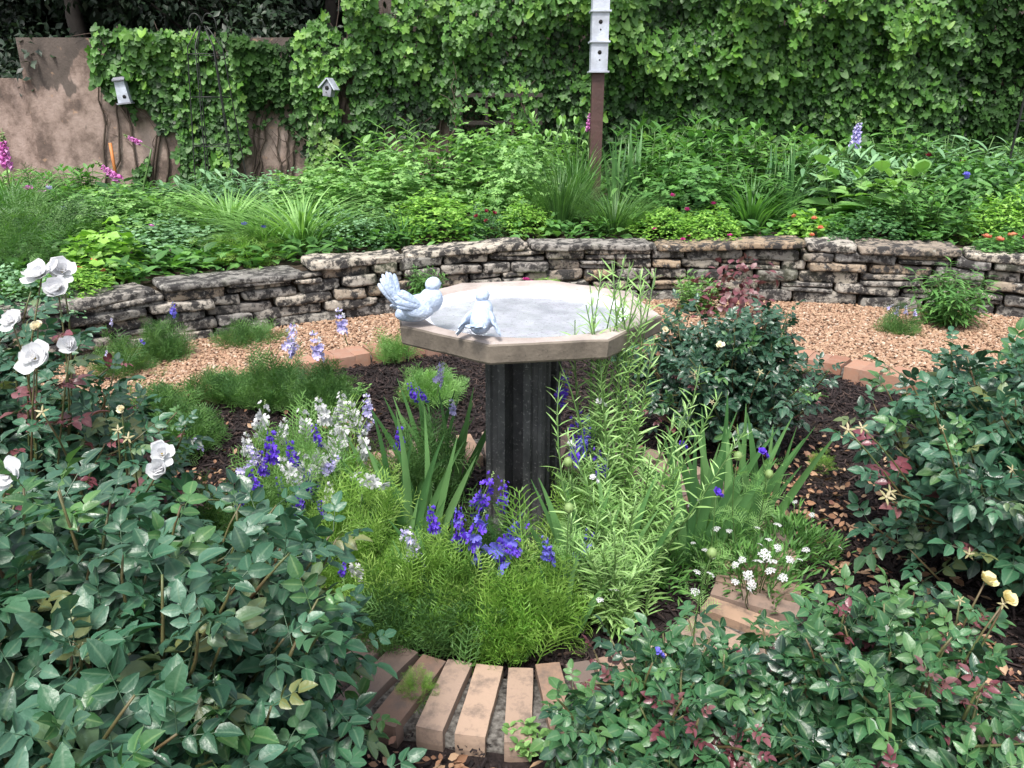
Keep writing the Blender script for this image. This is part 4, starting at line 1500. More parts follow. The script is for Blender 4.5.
def simple_flower(mat, k=5, r=1.0, centre=None, cup=.25, layers=1, w_=.75):
    g = Geo()
    for L_ in range(layers):
        t = floret_t(k, w_, cup + .5 * L_, 2)
        B = frames(np.array([[math.cos(L_ * .6), math.sin(L_ * .6), 0.0]]), np.array([[0, 0, 1.0]]))
        g.inst(t, [(0, 0, .06 * L_)], B, r * (1 - .25 * L_))
    if centre:
        g.add(ellip((0, 0, .06), (.16, .16, .1), (0, 1, 0), n1=5, n2=7), 1, .5)
    return g.mesh('flower', [M[mat]] + ([M[centre]] if centre else []))


for c in ('white', 'violet', 'blue', 'lilac', 'pink', 'mag', 'coral', 'red', 'yellow'):
    FL[c] = simple_flower(c, 5, 1, 'seed' if c in ('white',) else None, .3, 2)


def spike(mat, n=16, h=1.0, fs=.12, seed=0, mat2=None, frac=.3):
    """flower spike, stem from 0 to h, florets over the upper part"""
    rr = np.random.default_rng(seed)
    g = Geo()
    bend = rr.normal(0, .05, 2)
    f = lambda t: np.array([bend[0] * t * t, bend[1] * t * t, t * h])
    g.add(tube_t([f(t) for t in np.linspace(0, 1, 8)], np.linspace(.012, .004, 8), 4), 2, .5)
    fl = floret_t(5, .9, .35, 1)
    for i in range(n):
        t = frac + (1 - frac) * i / n
        a = i * 2.4
        d = np.array([math.cos(a), math.sin(a), rr.normal(.1, .4)])
        sz = fs * (1.1 - .75 * (t - frac) / (1 - frac)) * rr.uniform(.75, 1.2)
        B = frames(np.array([rr.normal(0, 1, 3)]), d[None])
        g.inst(fl, [f(t) + d * rr.uniform(.02, .10)], B, sz, 0 if rr.random() < .75 else 1)
    for i in range(5):
        a = i * 2.1; t = .92 + i * .018
        g.inst(FLBUD, [f(t)], frames(np.array([[math.cos(a), math.sin(a), .9]]), np.array([[0, .2, 1]])), .035, 2, .5)
    return g.mesh('flower_spike', [M[mat], M[mat2 or mat], M['pod']])


FLBUD = ellip((0, .5, 0), (.3, .5, .3), (0, 1, 0), n1=5, n2=6)
SP = {}
for c, c2 in (('violet', 'violet'), ('blue', 'violet'), ('lilac', 'white'), ('white', 'lilac'), ('white2', 'white')):
    for v in range(2):
        SP[(c, v)] = spike('lilac', 24, 1.0, .10, v + 3, 'white', .35) if c == 'lilac' else spike(c.strip('2'), (11 if 'w' in c else 15) + 4 * v, 1.0, .17 if 'w' in c else .13, v + len(c), c2, .25)


def foxglove_spike(mat, seed):
    rr = np.random.default_rng(seed)
    g = Geo()
    g.add(tube_t([(0, 0, 0), (0, 0, .5), (0.01, 0, 1)], [.016, .012, .005], 5), 1, .5)
    th = np.arange(6) * PI / 3
    V, Q = [], []
    for (y, r) in ((0, .12), (.25, .25), (.7, .28), (1.0, .42)):
        for a in th: V.append((r * math.cos(a), y, r * math.sin(a)))
    for k_ in range(3):
        for j in range(6):
            Q.append((k_ * 6 + j, k_ * 6 + (j + 1) % 6, k_ * 6 + 6 + (j + 1) % 6, k_ * 6 + 6 + j))
    bell = Tmpl(V, Q)
    for i in range(30):
        t = i / 30
        z = .45 + .5 * t
        a = i * 2.4
        d = np.array([[math.cos(a), math.sin(a), -.75 + .5 * t]])
        g.inst(bell, [(0, 0, z)], frames(d, np.array([[0, 0, 1.0]])), .12 * (1.05 - .7 * t), 0 if t < .72 else 1)
    return g.mesh('flower_spike', [M[mat], M['pod']])


def put_flowers(root, mat, pts, size, h=None, sc=(1, 1, 1), tilt=.5):
    rr = np.random.default_rng(int(abs(pts[0][0]) * 1000) + len(pts))
    for (x, y, z) in pts:
        link('flower', FL[mat], root, (x / sc[0], y / sc[1], z / sc[2]), (-.5 + rr.normal(0, tilt * .4), rr.normal(0, tilt), rr.uniform(0, 6)), (size / sc[0], size / sc[1], size / sc[2]))


def plant(kind, v, px, Y, wd, h, label, group=None, flowers=None, z=None, x=None, rz=None):
    X = xat(px, Y, .6) if x is None else x
    zz = bed_z(X, Y) - .01 if z is None else z
    root = thing(CATN[kind], label, 'plant', (X, Y, zz), RNG.uniform(0, 6.28) if rz is None else rz, (wd, wd, h), group)
    for nm, me in proto(kind, v):
        link(nm, me, root)
    if flowers:
        mat, pts, size = flowers
        rz_ = root.rotation_euler[2]
        ca, sa = math.cos(-rz_), math.sin(-rz_)
        rr = np.random.default_rng(len(label))
        for q in pts:   # (dx, dy, dz) in metres from the base
            dx, dy, dz = q[:3]
            lx, ly = dx * ca - dy * sa, dx * sa + dy * ca
            link('flower', FL[mat], root, (lx / wd, ly / wd, dz / h), (-.6 * 0 + rr.normal(0, .5), rr.normal(0, .5), rr.uniform(0, 6)), (size / wd, size / wd, size / h))
    return root


GB = 'perennials in the raised bed'
PL = [
    # kind, variant, px, Y, width, height, label, flowers
    ('stemslight', 0, 20, 7.0, .9, .50, 'loose leafy clump at the far left foot of the wall', None),
    ('stems', 0, 78, 7.1, .55, .58, 'thin upright leafy stems before the wall step', None),
    ('stemsdk', 0, 132, 6.4, .95, .48, 'dark lance leaved bush below the two drooping foxgloves', None),
    ('stemsdk', 1, 178, 6.7, .8, .40, 'dark green leafy clump left of the obelisk base', None),
    ('arching', 0, 222, 6.9, .75, .58, 'blue green bush with arching stems at the foot of the iron obelisk', None),
    ('small', 0, 275, 7.0, .8, .42, 'small leaved grey green shrub under the bare stucco patch', None),
    ('lightfern', 0, 325, 6.7, .85, .42, 'light ferny plant under the yellowing young vine', None),
    ('stemslight', 1, 388, 7.15, .95, .68, 'tall pale bush rising against the bare vine stems', None),
    ('lightfern', 1, 398, 6.3, .85, .42, 'pale ferny foliage in front of the tall pale bush', None),
    ('lightfern', 2, 340, 6.0, .7, .36, 'ferny pale green mound behind the arching daylily', None),
    ('stems', 1, 445, 7.2, .6, .42, 'brownish leafy stems between pale bush and trellis', None),
    ('lightfern', 0, 492, 7.0, .95, .58, 'blue green columbine foliage in front of the wooden trellis', None),
    ('limefern', 0, 432, 5.72, .75, .30, 'bright lime ferny mound just behind the capstones', None),
    ('stemslight', 0, 545, 7.0, .7, .70, 'light leafy clump left of the nest box post', None),
    ('lightfern', 1, 520, 6.2, .6, .45, 'pale lobed foliage right of the dark red flowers', None),
    ('limefern', 1, 522, 5.78, .42, .24, 'small lime green mound on the wall edge', None),
    ('smalldk', 0, 485, 5.6, .28, .22, 'small dark plant with dull red flowers at the wall edge', ('red', [(0, -.08, .22), (-.05, -.08, .18), (.06, -.06, .2), (.02, -.1, .15)], .022)),
    ('wisp', 0, 560, 6.0, .62, .46, 'wispy fennel like tuft below the nest box post', None),
    ('wisp', 1, 615, 5.85, .68, .36, 'wider fennel like tuft over the middle capstones', None),
    ('grassdk', 0, 575, 6.4, .45, .55, 'long bladed clump behind the fennel like tufts', None),
    ('sword', 0, 628, 6.7, .75, .66, 'upright blue green blades right of the nest box post', None),
    ('stems', 2, 662, 7.4, .95, .70, 'grey green bush against the ivy right of the nest box post', None),
    ('stems', 0, 708, 7.1, .9, .60, 'mid green leafy bush left of the tall thin stems', None),
    ('narrow', 0, 655, 6.7, .7, .50, 'narrow leaved clump behind the dark magenta flowers', None),
    ('geranium', 0, 690, 6.2, .8, .42, 'lobed leaf plant with a pair of dark magenta flowers', ('mag', [(-.22, -.36, .26), (-.1, -.38, .16), (.1, -.34, .2)], .028)),
    ('limefern', 2, 665, 5.70, .5, .22, 'light green creeping plant above the middle capstones', ('mag', [(-.1, -.2, .1), (.12, -.22, .06)], .02)),
    ('limefern', 0, 712, 5.58, .5, .24, 'trailing plant with magenta flowers hanging over the stones', ('mag', [(-.16, -.25, .02), (-.02, -.27, .0), (.12, -.28, -.04), (.2, -.24, -.02), (-.24, -.22, .06), (.06, -.24, .09)], .022)),
    ('stems', 1, 750, 7.3, .95, .62, 'leafy bush left of the silvery grass before the ivy', None),
    ('narrow', 1, 742, 6.5, .85, .45, 'narrow leaved clump with fallen blades behind the trailing plant', None),
    ('grassdk', 1, 752, 5.95, .6, .36, 'bladed clump leaning over bare soil near the right capstones', None),
    ('sword', 1, 785, 6.5, .7, .62, 'dark upright rushes right of the leafy bush', None),
    ('stemslight', 1, 790, 7.4, .8, .58, 'pale bush behind the upright rushes', None),
    ('arching', 1, 838, 6.8, .85, .55, 'silvery fine bush with arching tips under the lilac foxglove', None),
    ('round', 0, 806, 5.55, .32, .24, 'small round leaved plant with coral flowers by the right capstones', ('coral', [(.02, -.12, .19), (-.10, -.08, .2), (.06, -.14, .13), (.0, -.15, .08)], .024)),
    ('broad', 0, 858, 6.0, .7, .50, 'broad pale leaved plant right of the coral flowers', None),
    ('narrow', 2, 900, 7.2, 1.1, .60, 'wide dark arching bush below the ivy at right', ('red', [(-.02, -.42, .42), (.30, -.4, .36)], .035)),
    ('arching', 0, 955, 7.1, 1.0, .58, 'drooping fern like bush near the slim wire obelisk', None),
    ('stemslight', 2, 905, 6.3, .6, .42, 'light leafy clump with one deep blue flower', ('blue', [(.28, -.3, .38), (.3, -.3, .36)], .03)),
    ('stems', 2, 930, 5.62, .62, .44, 'dense leafy shrub with pointed leaves on the right wall edge', None),
    ('smalldk', 1, 880, 5.6, .6, .24, 'low dark blue green mound behind the right capstones', None),
    ('shrub', 0, 975, 6.1, .8, .44, 'light green shrub between pointed leaf shrub and frame edge', None),
    ('limefern', 1, 1010, 5.5, .6, .34, 'airy lime green plant at the right edge of the bed', None),
    ('stemslight', 0, 1020, 6.9, .8, .55, 'pale stems at the right edge behind the lime plant', None),
    ('geranium', 1, 1002, 5.02, .34, .15, 'low plant with red flowers on the right capstones', ('coral', [(-.08, -.05, .15), (-.03, -.1, .14), (.04, -.02, .16)], .032)),
    ('geranium', 2, 1040, 5.0, .3, .14, 'small plant with magenta flowers at the right frame edge', ('mag', [(-.1, -.05, .14), (-.02, -.1, .12)], .03)),
    ('smalldk', 2, 840, 5.5, .45, .14, 'very low dark tuft behind the capstones right of centre', None),
    # left part of the bed
    ('grass', 0, 228, 5.9, .70, .38, 'yellow green daylily clump with upright arching blades', None),
    ('grass', 1, 300, 5.45, .85, .38, 'wide fountain of pale daylily blades over the left capstones', None),
    ('grass', 2, 262, 5.35, .5, .28, 'small daylily clump with two blue flowers on the wall edge', ('blue', [(.06, -.2, .2), (-.08, -.18, .22)], .025)),
    ('small', 1, 352, 5.42, .6, .28, 'grey green leafy tuft left of the blue iris blades', None),
    ('sword', 2, 396, 5.42, .36, .34, 'short blue green iris blades just above the capstones', None),
    ('lightfern', 2, 178, 6.0, .75, .38, 'pale lobed columbine foliage left of the daylily', None),
    ('small', 0, 170, 5.25, .85, .26, 'grey green mound dotted with tiny pink and white flowers', ('pink', [(.02, -.3, .25), (-.25, -.2, .27), (.15, -.4, .12), (-.1, -.42, .1)], .018)),
    ('feather', 3, 236, 5.05, .55, .20, 'low feathery green mat spilling to the capstones at left', None),
    ('round', 1, 100, 4.72, .46, .30, 'bright round leaved geranium with coral flowers at left', ('coral', [(.02, -.2, .13), (-.05, -.22, .09), (.07, -.2, .07), (-.1, -.18, .08)], .026)),
    ('stems', 1, 60, 6.0, .9, .44, 'leafy plant with a pink flower behind the white roses', ('pink', [(.02, -.4, .36), (.05, -.38, .33)], .04)),
    ('lightfern', 1, 120, 5.6, .7, .36, 'pale green loose plant with lilac blooms left of the grey green mound', ('lilac', [(-.3, -.3, .42), (-.2, -.34, .3)], .03)),
    ('featherdk', 0, 28, 5.0, .85, .50, 'hazy feathery plant at the left frame edge', None),
    ('featherdk', 1, -15, 4.4, .75, .50, 'feathery plant cut by the left frame edge', None),
    ('grassdk', 2, 10, 6.2, .7, .62, 'long pale blades leaning at the upper left edge of the bed', None),
    ('limefern', 2, 62, 4.15, .45, .20, 'lime tuft on the stones behind the big white roses', None),
    ('small', 2, 18, 3.95, .5, .24, 'grey green tuft on the wall at the left frame edge', None),
]
for (kd, v, px, Y, wd, h, lab, fl) in PL:
    if Y > 5.9: h *= float(np.interp(px, [0, 150, 270, 370, 520, 1024], [.80, .72, .80, 1.12, 1.18, 1.12]))
    plant(kd, v, px, Y, wd, h, lab, GB, fl)

# low weeds that fill the bed between the perennials
g = Geo()
n = 5200
xx = RNG.uniform(-4.2, 5.4, n); yy = RNG.uniform(3.6, 7.95, n)
k = (yy > wall_y(xx) + .34)
xx, yy = xx[k], yy[k]; m_ = len(xx)
zz = np.array([bed_z(a, b) for a, b in zip(xx, yy)])
for j in range(5):
    a = RNG.uniform(0, 6.28, m_)
    g.inst(LF if j % 2 else LFB, np.stack([xx + RNG.normal(0, .03, m_), yy + RNG.normal(0, .03, m_), zz + RNG.uniform(0, .12, m_)], 1),
           frames(np.stack([np.cos(a), np.sin(a), RNG.uniform(.1, 1, m_)], 1), np.stack([RNG.normal(0, .2, m_), RNG.normal(0, .2, m_), np.ones(m_)], 1)), RNG.uniform(.05, .11, m_))
tag(link('ground_cover', g.mesh('ground_cover', M['mid'])), 'low green weeds filling the raised bed between the plants', 'ground cover', kind='stuff')

# foxgloves
def foxglove(label, px, py, Y, h_sp, mat, lean, seed, ztip=None):
    tip = np.array(atY(px, py, Y))
    X = xat(px, Y, .6) - math.sin(lean) * h_sp * .5
    zb_ = bed_z(X, Y)
    root = thing('foxglove', label, 'foxglove', (X, Y, zb_), 0, group='foxgloves before the wall')
    H = tip[2] - zb_
    # spike placed so that its top is at the seen tip
    sp_base = tip - np.array([math.sin(lean) * h_sp, 0, math.cos(lean) * h_sp]) - np.array([X, Y, zb_])
    g = Geo(); g.add(tube_t(curve_pts((0, 0, 0), sp_base, .05, 6, (.2, 0, 0)), np.linspace(.012, .008, 6), 5), 0, .5)
    link('stem', g.mesh('foxglove_stem', M['stem']), root)
    link('flower_spike', foxglove_spike(mat, seed), root, tuple(sp_base), (0, lean, 0), (h_sp * .85, h_sp * .85, h_sp))
    g = Geo(); n_ = 12; a = RNG.uniform(0, 6.28, n_)
    g.inst(LFB, np.zeros((n_, 3)) + (0, 0, .02), frames(np.stack([np.cos(a), np.sin(a), np.full(n_, .5)], 1), np.tile([0, 0, 1.0], (n_, 1))), RNG.uniform(.14, .24, n_))
    link('leaves', g.mesh('foxglove_leaves', M['mid']), root)
    return root


foxglove('lilac foxglove spike standing alone before the dark ivy at right', 861, 110, 7.0, .50, 'lilac', rad(2), 1)
foxglove('thin pink foxglove leaning on the left side of the nest box post', 591, 104, 6.75, .34, 'pink', rad(2), 2)
foxglove('magenta foxglove bent over left beside the thin vine strand', 122, 134, 7.2, .27, 'pink', rad(-62), 3)
foxglove('magenta foxglove leaning far left at the orange stake', 93, 160, 7.0, .42, 'pink', rad(-50), 4)
foxglove('pink foxglove cut off by the left frame edge', 1, 128, 6.6, .50, 'pink', rad(4), 5)

# ------------------------------------------------------------------ roses
RL = [rose_leaf_t(s) for s in range(5)]
FLR = {}


def rose_flower(mat, seed, openness=1.0):
    rr = np.random.default_rng(seed)
    g = Geo()
    p = petal_t(.95, .22, 4, .05)
    for ring, (cnt, r, el, sz) in enumerate(((5, .05, .12, 1.0), (5, .04, .5, .82), (4, .02, 1.0, .58))):
        for i in range(cnt):
            a = 2 * PI * i / cnt + ring * .6 + rr.normal(0, .22)
            e = el + rr.normal(0, .22) + (1 - openness) * .7
            d = np.array([[math.cos(a) * math.cos(e), math.sin(a) * math.cos(e), math.sin(e)]])
            nn = np.array([[-math.cos(a) * math.sin(e), -math.sin(a) * math.sin(e), math.cos(e)]])
            g.inst(p, [(math.cos(a) * r, math.sin(a) * r, .02 * ring)], frames(d, nn), sz * rr.uniform(.75, 1.15))
    for i in range(14):
        a = rr.uniform(0, 6.28); q = rr.uniform(0, .13)
        g.inst(FLBUD, [(math.cos(a) * q, math.sin(a) * q, .06)], frames(np.array([[math.cos(a) * .3, math.sin(a) * .3, 1]]), np.array([[1, 0, .0]])), .12, 1, .5)
    return g.mesh('rose_flower', [M[mat], M['seed']])


for mt in ('white', 'cream', 'yellow'):
    for v in range(2):
        FLR[(mt, v)] = rose_flower(mt, v, 1.0 if v == 0 else .6)


def star_sepals():
    g = Geo()
    t = leaf_t(3, .28, .2, .1)
    for i in range(5):
        a = i * 1.257
        g.inst(t, [(0, 0, 0)], frames(np.array([[math.cos(a), math.sin(a), .25]]), np.array([[0, 0, 1.0]])), 1.0)
    g.add(ellip((0, 0, .1), (.18, .18, .2), (0, 1, 0), n1=5, n2=7), 0, .9)
    return g.mesh('spent_flower', M['cream_sep'])


M['cream_sep'] = petalmat('spent_bloom', (.30, .28, .14), (.46, .40, .26))
FLR['star'] = star_sepals()


def rose_bush(label, X, Y, rx, ry, zc, rz_, nshoots, seed, mat='rose', red=0.0, lsize=.13, nleaf=6, zmin=.06, flowers=(), cat='rose bush', inner=.55, cut=None, density_top=.75, lump=.3):
    rr = np.random.default_rng(seed)
    root = thing('rose_bush', label, 'rose bush', (X, Y, 0), group='rose bushes round the bird bath')
    gl, gr_, gs = Geo(), Geo(), Geo()
    mats = [M[mat], M['rose_dark'], M['rose_light'], M['red_leaf']]
    LP, LD, LN, LS, LM = [], [], [], [], []
    tips = []
    for k_ in range(nshoots):
        a = rr.uniform(0, 2 * PI)
        el = math.asin(min(1, rr.random() ** density_top)) if rr.random() < .8 else -rr.uniform(.1, .7)
        d = np.array([math.cos(a) * math.cos(el), math.sin(a) * math.cos(el), math.sin(el)])
        lm = 1 + lump * mnoise.noise(Vector(d * 2.2 + np.array([seed * 1.9, 0, 0])))
        r = (1 - inner * rr.random() ** 1.5) * lm
        c = np.array([0, 0, zc])
        tip = c + d * np.array([rx, ry, rz_]) * r
        if tip[2] < zmin: tip[2] = zmin + rr.random() * .05
        ax = nrm(d + np.array([0, 0, .55]) + rr.normal(0, .3, 3))
        L_ = rr.uniform(.10, .2) * lsize / .13
        b = tip - ax * L_
        pts = curve_pts(b, tip, .08, 5)
        gs.add(tube_t(pts, np.linspace(.0035, .0018, 5), 5), 0)
        outer = r > .85 * lm
        young = (rr.random() < red) and outer
        lt = rr.random() < .16 and outer
        for i in range(nleaf):
            t = i / (nleaf - 1)
            p = pts[0] * (1 - t) + pts[-1] * t
            aa = i * 2.4 + k_
            s1 = nrm(np.cross(ax, [0.3, .2, 1])); s2 = np.cross(ax, s1)
            rd = math.cos(aa) * s1 + math.sin(aa) * s2
            dv = rd * (1 - .45 * t) + ax * (.25 + .6 * t) + rr.normal(0, .12, 3) + np.array([0, 0, -.12])
            LP.append(p); LD.append(dv)
            LN.append(np.array([0, 0, 1.0]) + ax * .4 - rd * .1 + np.array([0, -.22, 0]) + rr.normal(0, .22, 3))
            LS.append(lsize * rr.uniform(.75, 1.2) * (1 - .35 * t) * (.62 if young else 1))
            LM.append(3 if young else (2 if (lt and t > .4) else (0 if rr.random() < .8 else 1)))
        tips.append((tip, ax))
        if k_ % 7 == 0:
            gs.add(tube_t(curve_pts((rr.normal(0, .04), rr.normal(0, .04), -.02), b, .15, 7, (rr.normal(), rr.normal(), .4)), np.linspace(.008, .0035, 7), 6), 0)
    LP, LD, LN, LS, LM = map(np.array, (LP, LD, LN, LS, LM))
    B = frames(LD, LN)
    for m_ in range(4):
        for t_i in range(5):
            q = (LM == m_) & (np.arange(len(LM)) % 5 == t_i)
            if q.any():
                gl.inst(RL[t_i], LP[q], B[q], LS[q], m_)
    for (mt, v, px, py, Yf, size, tx, ty) in flowers:
        w_ = np.array(atY(px, py, Yf)) - np.array([X, Y, 0])
        # a flower stalk down into the bush
        e = np.array([w_[0] * .6, w_[1] * .6, zc * .7])
        gs.add(tube_t(curve_pts(e, w_, .06, 6), np.linspace(.0030, .0018, 6), 5), 0)
        me = FLR['star'] if mt == 'star' else FLR[(mt, v)]
        fo = link('flower' if mt != 'star' else 'spent_flower', me, root, tuple(w_), (tx, ty, rr.uniform(0, 6)), (size * .80, size * .80, size * (.8 if mt != 'star' else .5)))
        fo.rotation_mode = 'ZXY'
        for i in range(5 if size > .02 else 2):
            t = rr.uniform(.35, .93); a = rr.uniform(0, 6.28)
            gl.inst(RL[i], [e * (1 - t) + w_ * t], frames(np.array([[math.cos(a), math.sin(a), .35]]), np.array([[0, -.3, 1.0]])), lsize * rr.uniform(.5, .95), 0 if rr.random() < .8 else 3)
    link('foliage', gl.mesh('rose_foliage', mats), root)
    link('canes', gs.mesh('rose_canes', M['cane']), root)
    return root


ROSES = True
if ROSES:
    rose_bush('large dark rose bush filling the lower left foreground', -.76, .96, .56, .50, .35, .36, 500, 1, red=.02, lsize=.122, lump=.30)
    rose_bush('tall rose bush with white blooms at the left edge behind the large foreground rose', -1.42, 1.82, .52, .42, .38, .40, 270, 2, mat='rose', red=.16, lsize=.115, lump=.5,
              flowers=[('white', 0, 42, 275, 1.72, .052, .5, -.3), ('white', 1, 58, 290, 1.70, .045, .9, .2), ('white', 0, 62, 272, 1.74, .044, .6, .5), ('white', 0, 12, 322, 1.62, .034, .7, 0),
                       ('cream', 1, 38, 328, 1.66, .022, .5, 0), ('white', 0, 35, 358, 1.60, .048, .9, .2), ('white', 1, 70, 347, 1.66, .036, .8, .3), ('white', 0, 162, 455, 1.42, .036, .6, .4),
                       ('white', 1, 160, 470, 1.40, .034, 1.0, .1), ('white', 0, 8, 474, 1.15, .034, 1.1, .2)])
    rose_bush('broad blue green rose bush at the right edge with spent star shaped blooms', 1.50, 1.98, .50, .46, .34, .35, 310, 3, mat='rose', red=.0, lsize=.125,
              flowers=[('star', 0, 886, 497, 1.78, .03, .8, 0), ('star', 0, 848, 430, 1.8, .03, .6, .2), ('star', 0, 969, 554, 1.66, .022, .9, 0), ('star', 0, 862, 428, 1.85, .025, .7, 0), ('star', 0, 890, 492, 1.8, .028, .7, .3),
                       ('star', 0, 1012, 470, 1.66, .02, .7, .3), ('star', 0, 942, 428, 1.7, .014, .7, .3)])
    rose_bush('middle sized dark rose bush behind the bird bath at right', .88, 2.90, .37, .32, .29, .27, 230, 4, mat='rose_dark', red=.06, lsize=.10, lump=.45,
              flowers=[('star', 0, 694, 375, 2.6, .03, .8, 0), ('cream', 0, 720, 345, 2.7, .02, .8, 0), ('star', 0, 760, 372, 2.6, .02, .8, 0), ('cream', 1, 665, 330, 2.8, .02, .8, 0), ('star', 0, 712, 402, 2.55, .016, .8, 0)])
    rose_bush('low rose bush with dark red young shoots in the right foreground', .34, 1.19, .27, .22, .15, .19, 128, 5, mat='rose_mid', red=.14, lsize=.10, lump=.35)
    rose_bush('low rose bush with two pale yellow blooms and red shoots in the lower right corner', .71, 1.20, .32, .28, .17, .22, 175, 6, mat='rose_mid', red=.15, lsize=.105, lump=.4,
              flowers=[('yellow', 1, 985, 582, 1.28, .030, .3, .3), ('yellow', 1, 1006, 600, 1.25, .027, .5, .3), ('star', 0, 1003, 604, 1.24, .016, 1, 0), ('star', 0, 960, 600, 1.28, .014, 1, 0)])
    rose_bush('small reddish rose bush with spent blooms between the mulch and the white rose', -1.12, 1.95, .24, .26, .32, .26, 90, 7, mat='rose', red=.55, lsize=.09,
              flowers=[('cream', 1, 122, 410, 1.6, .016, .8, 0), ('star', 0, 128, 438, 1.55, .02, .8, 0), ('star', 0, 118, 430, 1.55, .018, .8, 0), ('star', 0, 42, 412, 1.45, .02, .8, 0)])

# ------------------------------------------------------------------ planting inside and around the inner ring
def free(kind_name, label, X, Y, parts, cat='plant', group=None, z=0.0, sc=(1, 1, 1), rz=0):
    root = thing(kind_name, label, cat, (X, Y, z), rz, sc, group)
    for nm, me in parts:
        link(nm, me, root)
    return root


def larkspur(label, px, py, z_top, wd, mat='feather', seed=0, spikes=(), zbase=0, n=150, Y=None, ln=.11, group='larkspur plants', tall=None):
    """feathery mound whose top is seen at (px, py); spikes: (px, py_top, Yoffset, height, colour)"""
    rr = np.random.default_rng(300 + seed)
    if Y is None:
        X, Y, _ = at(px, py, z_top)
        Y += .0
    else:
        X = xat(px, Y, z_top)
    root = thing('larkspur', label, 'larkspur', (X, Y, zbase), group=group)
    p, d, _, r = dome_pts(n, 300 + seed, .6, .55)
    p = p * np.array([wd, wd, z_top - zbase]) / 1.0
    dd = nrm(d * np.array([.7, .7, .6]) + rr.normal(0, .35, (n, 3)) + (0, 0, .7))
    nn = rr.normal(0, .6, (n, 3)) + (0, -.3, .6)
    p2 = p - dd * ln * .6
    p2[:, 2] = np.maximum(p2[:, 2], .01)
    g = Geo()
    for i, t in enumerate(FT):
        q = np.arange(n) % 2 == i
        g.inst(t, p2[q], frames(dd[q], nn[q]), rr.uniform(.7, 1.25, q.sum()) * ln)
    link('foliage', g.mesh('larkspur_foliage', M[mat]), root)
    gs = Geo()
    for i in range(14):
        e = p[i] * .85
        gs.add(tube_t(curve_pts((rr.normal(0, .02), rr.normal(0, .02), 0), e, .1, 5), np.linspace(.0035, .0018, 5), 4), 0)
    link('stem', gs.mesh('larkspur_stems', M['stem']), root)
    for (sx, sy, dy, h, c) in spikes:
        tip = np.array(atY(sx, sy, Y + dy)) - np.array([X, Y, zbase])
        lean = rr.normal(0, .32)
        b = tip - np.array([math.sin(lean) * h, 0, math.cos(lean) * h])
        me = SP[(c, int(rr.integers(2)))]
        link('flower_spike', me, root, tuple(b), (0, lean, rr.uniform(0, 0.3)), (h, h, h))
    return root


# bright feathery larkspurs along the near inside of the brick ring
GL = 'larkspur plants inside the brick ring'
larkspur('bright feathery larkspur by the bricks, nearest the left foreground rose', 395, 560, .20, .26, 'feather', 1, [(347, 556, 0, .10, 'white2'), (346, 560, -.02, .06, 'violet')], n=135, ln=.125, group=GL)
larkspur('feathery larkspur with one pale lilac spike in front of the pedestal', 428, 540, .24, .24, 'feather', 2, [(406, 524, 0, .16, 'lilac')], n=135, ln=.125, group=GL)
larkspur('feathery larkspur with small violet spikes just in front of the pedestal foot', 470, 545, .26, .22, 'feather', 3, [(487, 512, .0, .15, 'blue'), (460, 520, .02, .1, 'violet'), (476, 545, 0, .08, 'blue'), (430, 505, .05, .1, 'violet'), (460, 505, .08, .09, 'blue'), (498, 540, -.03, .08, 'violet')], n=130, ln=.125, group=GL)
larkspur('lime feathery larkspur above the near bricks with a violet blue spike', 520, 560, .25, .22, 'feather', 4, [(530, 522, .03, .20, 'blue'), (545, 535, .0, .10, 'blue'), (515, 520, .06, .10, 'violet')], n=130, ln=.125, group=GL)
larkspur('low feathery larkspur at the brick edge right of the lime one', 556, 590, .14, .15, 'feather', 5, [(592, 530, .1, .14, 'blue')], n=130, group=GL)
larkspur('low feathery larkspur at the middle of the near bricks', 455, 610, .12, .20, 'feather_dk', 6, n=135, ln=.125, group=GL)
larkspur('low feathery larkspur beside the left bricks', 388, 608, .12, .16, 'feather_dk', 16, n=130, group=GL)
larkspur('small yellowing larkspur right of the middle near bricks', 505, 606, .15, .15, 'lime', 17, n=140, group=GL)
# white and violet drift at left
GW = 'white and violet larkspurs left of the bird bath'
larkspur('pale green larkspur with a crown of white spikes nearest the mulch', 290, 425, .36, .34, 'light', 7, [(262, 402, 0, .14, 'white2'), (300, 408, .05, .13, 'white2'), (318, 396, .05, .12, 'white2'), (340, 396, .1, .13, 'white2'), (286, 418, -.02, .1, 'white2'), (246, 432, .0, .10, 'white2')], n=200, group=GW)
larkspur('larkspur with mixed white and deep violet spikes in the middle of the drift', 300, 455, .34, .30, 'light', 8, [(270, 430, 0, .13, 'violet'), (288, 440, .02, .11, 'violet'), (300, 452, 0, .15, 'white2'), (318, 440, .03, .15, 'white2'), (304, 470, -.03, .12, 'violet'), (280, 455, -.03, .12, 'white2'), (322, 462, 0, .1, 'white2'), (312, 425, 0, .08, 'violet'), (258, 450, 0, .10, 'violet'), (276, 478, -.02, .10, 'violet'), (322, 478, 0, .09, 'blue'), (335, 452, .02, .12, 'lilac'), (250, 442, 0, .11, 'lilac'), (292, 478, -.04, .11, 'lilac')], n=190, group=GW)
larkspur('larkspur with long white spikes reaching toward the iris', 352, 440, .34, .28, 'feather', 9, [(345, 416, .02, .16, 'white2'), (352, 400, .04, .13, 'white2'), (372, 415, .06, .12, 'lilac'), (366, 430, 0, .12, 'white2'), (340, 392, .08, .1, 'white2'), (332, 430, 0, .12, 'white2'), (362, 392, .06, .12, 'lilac')], n=190, group=GW)
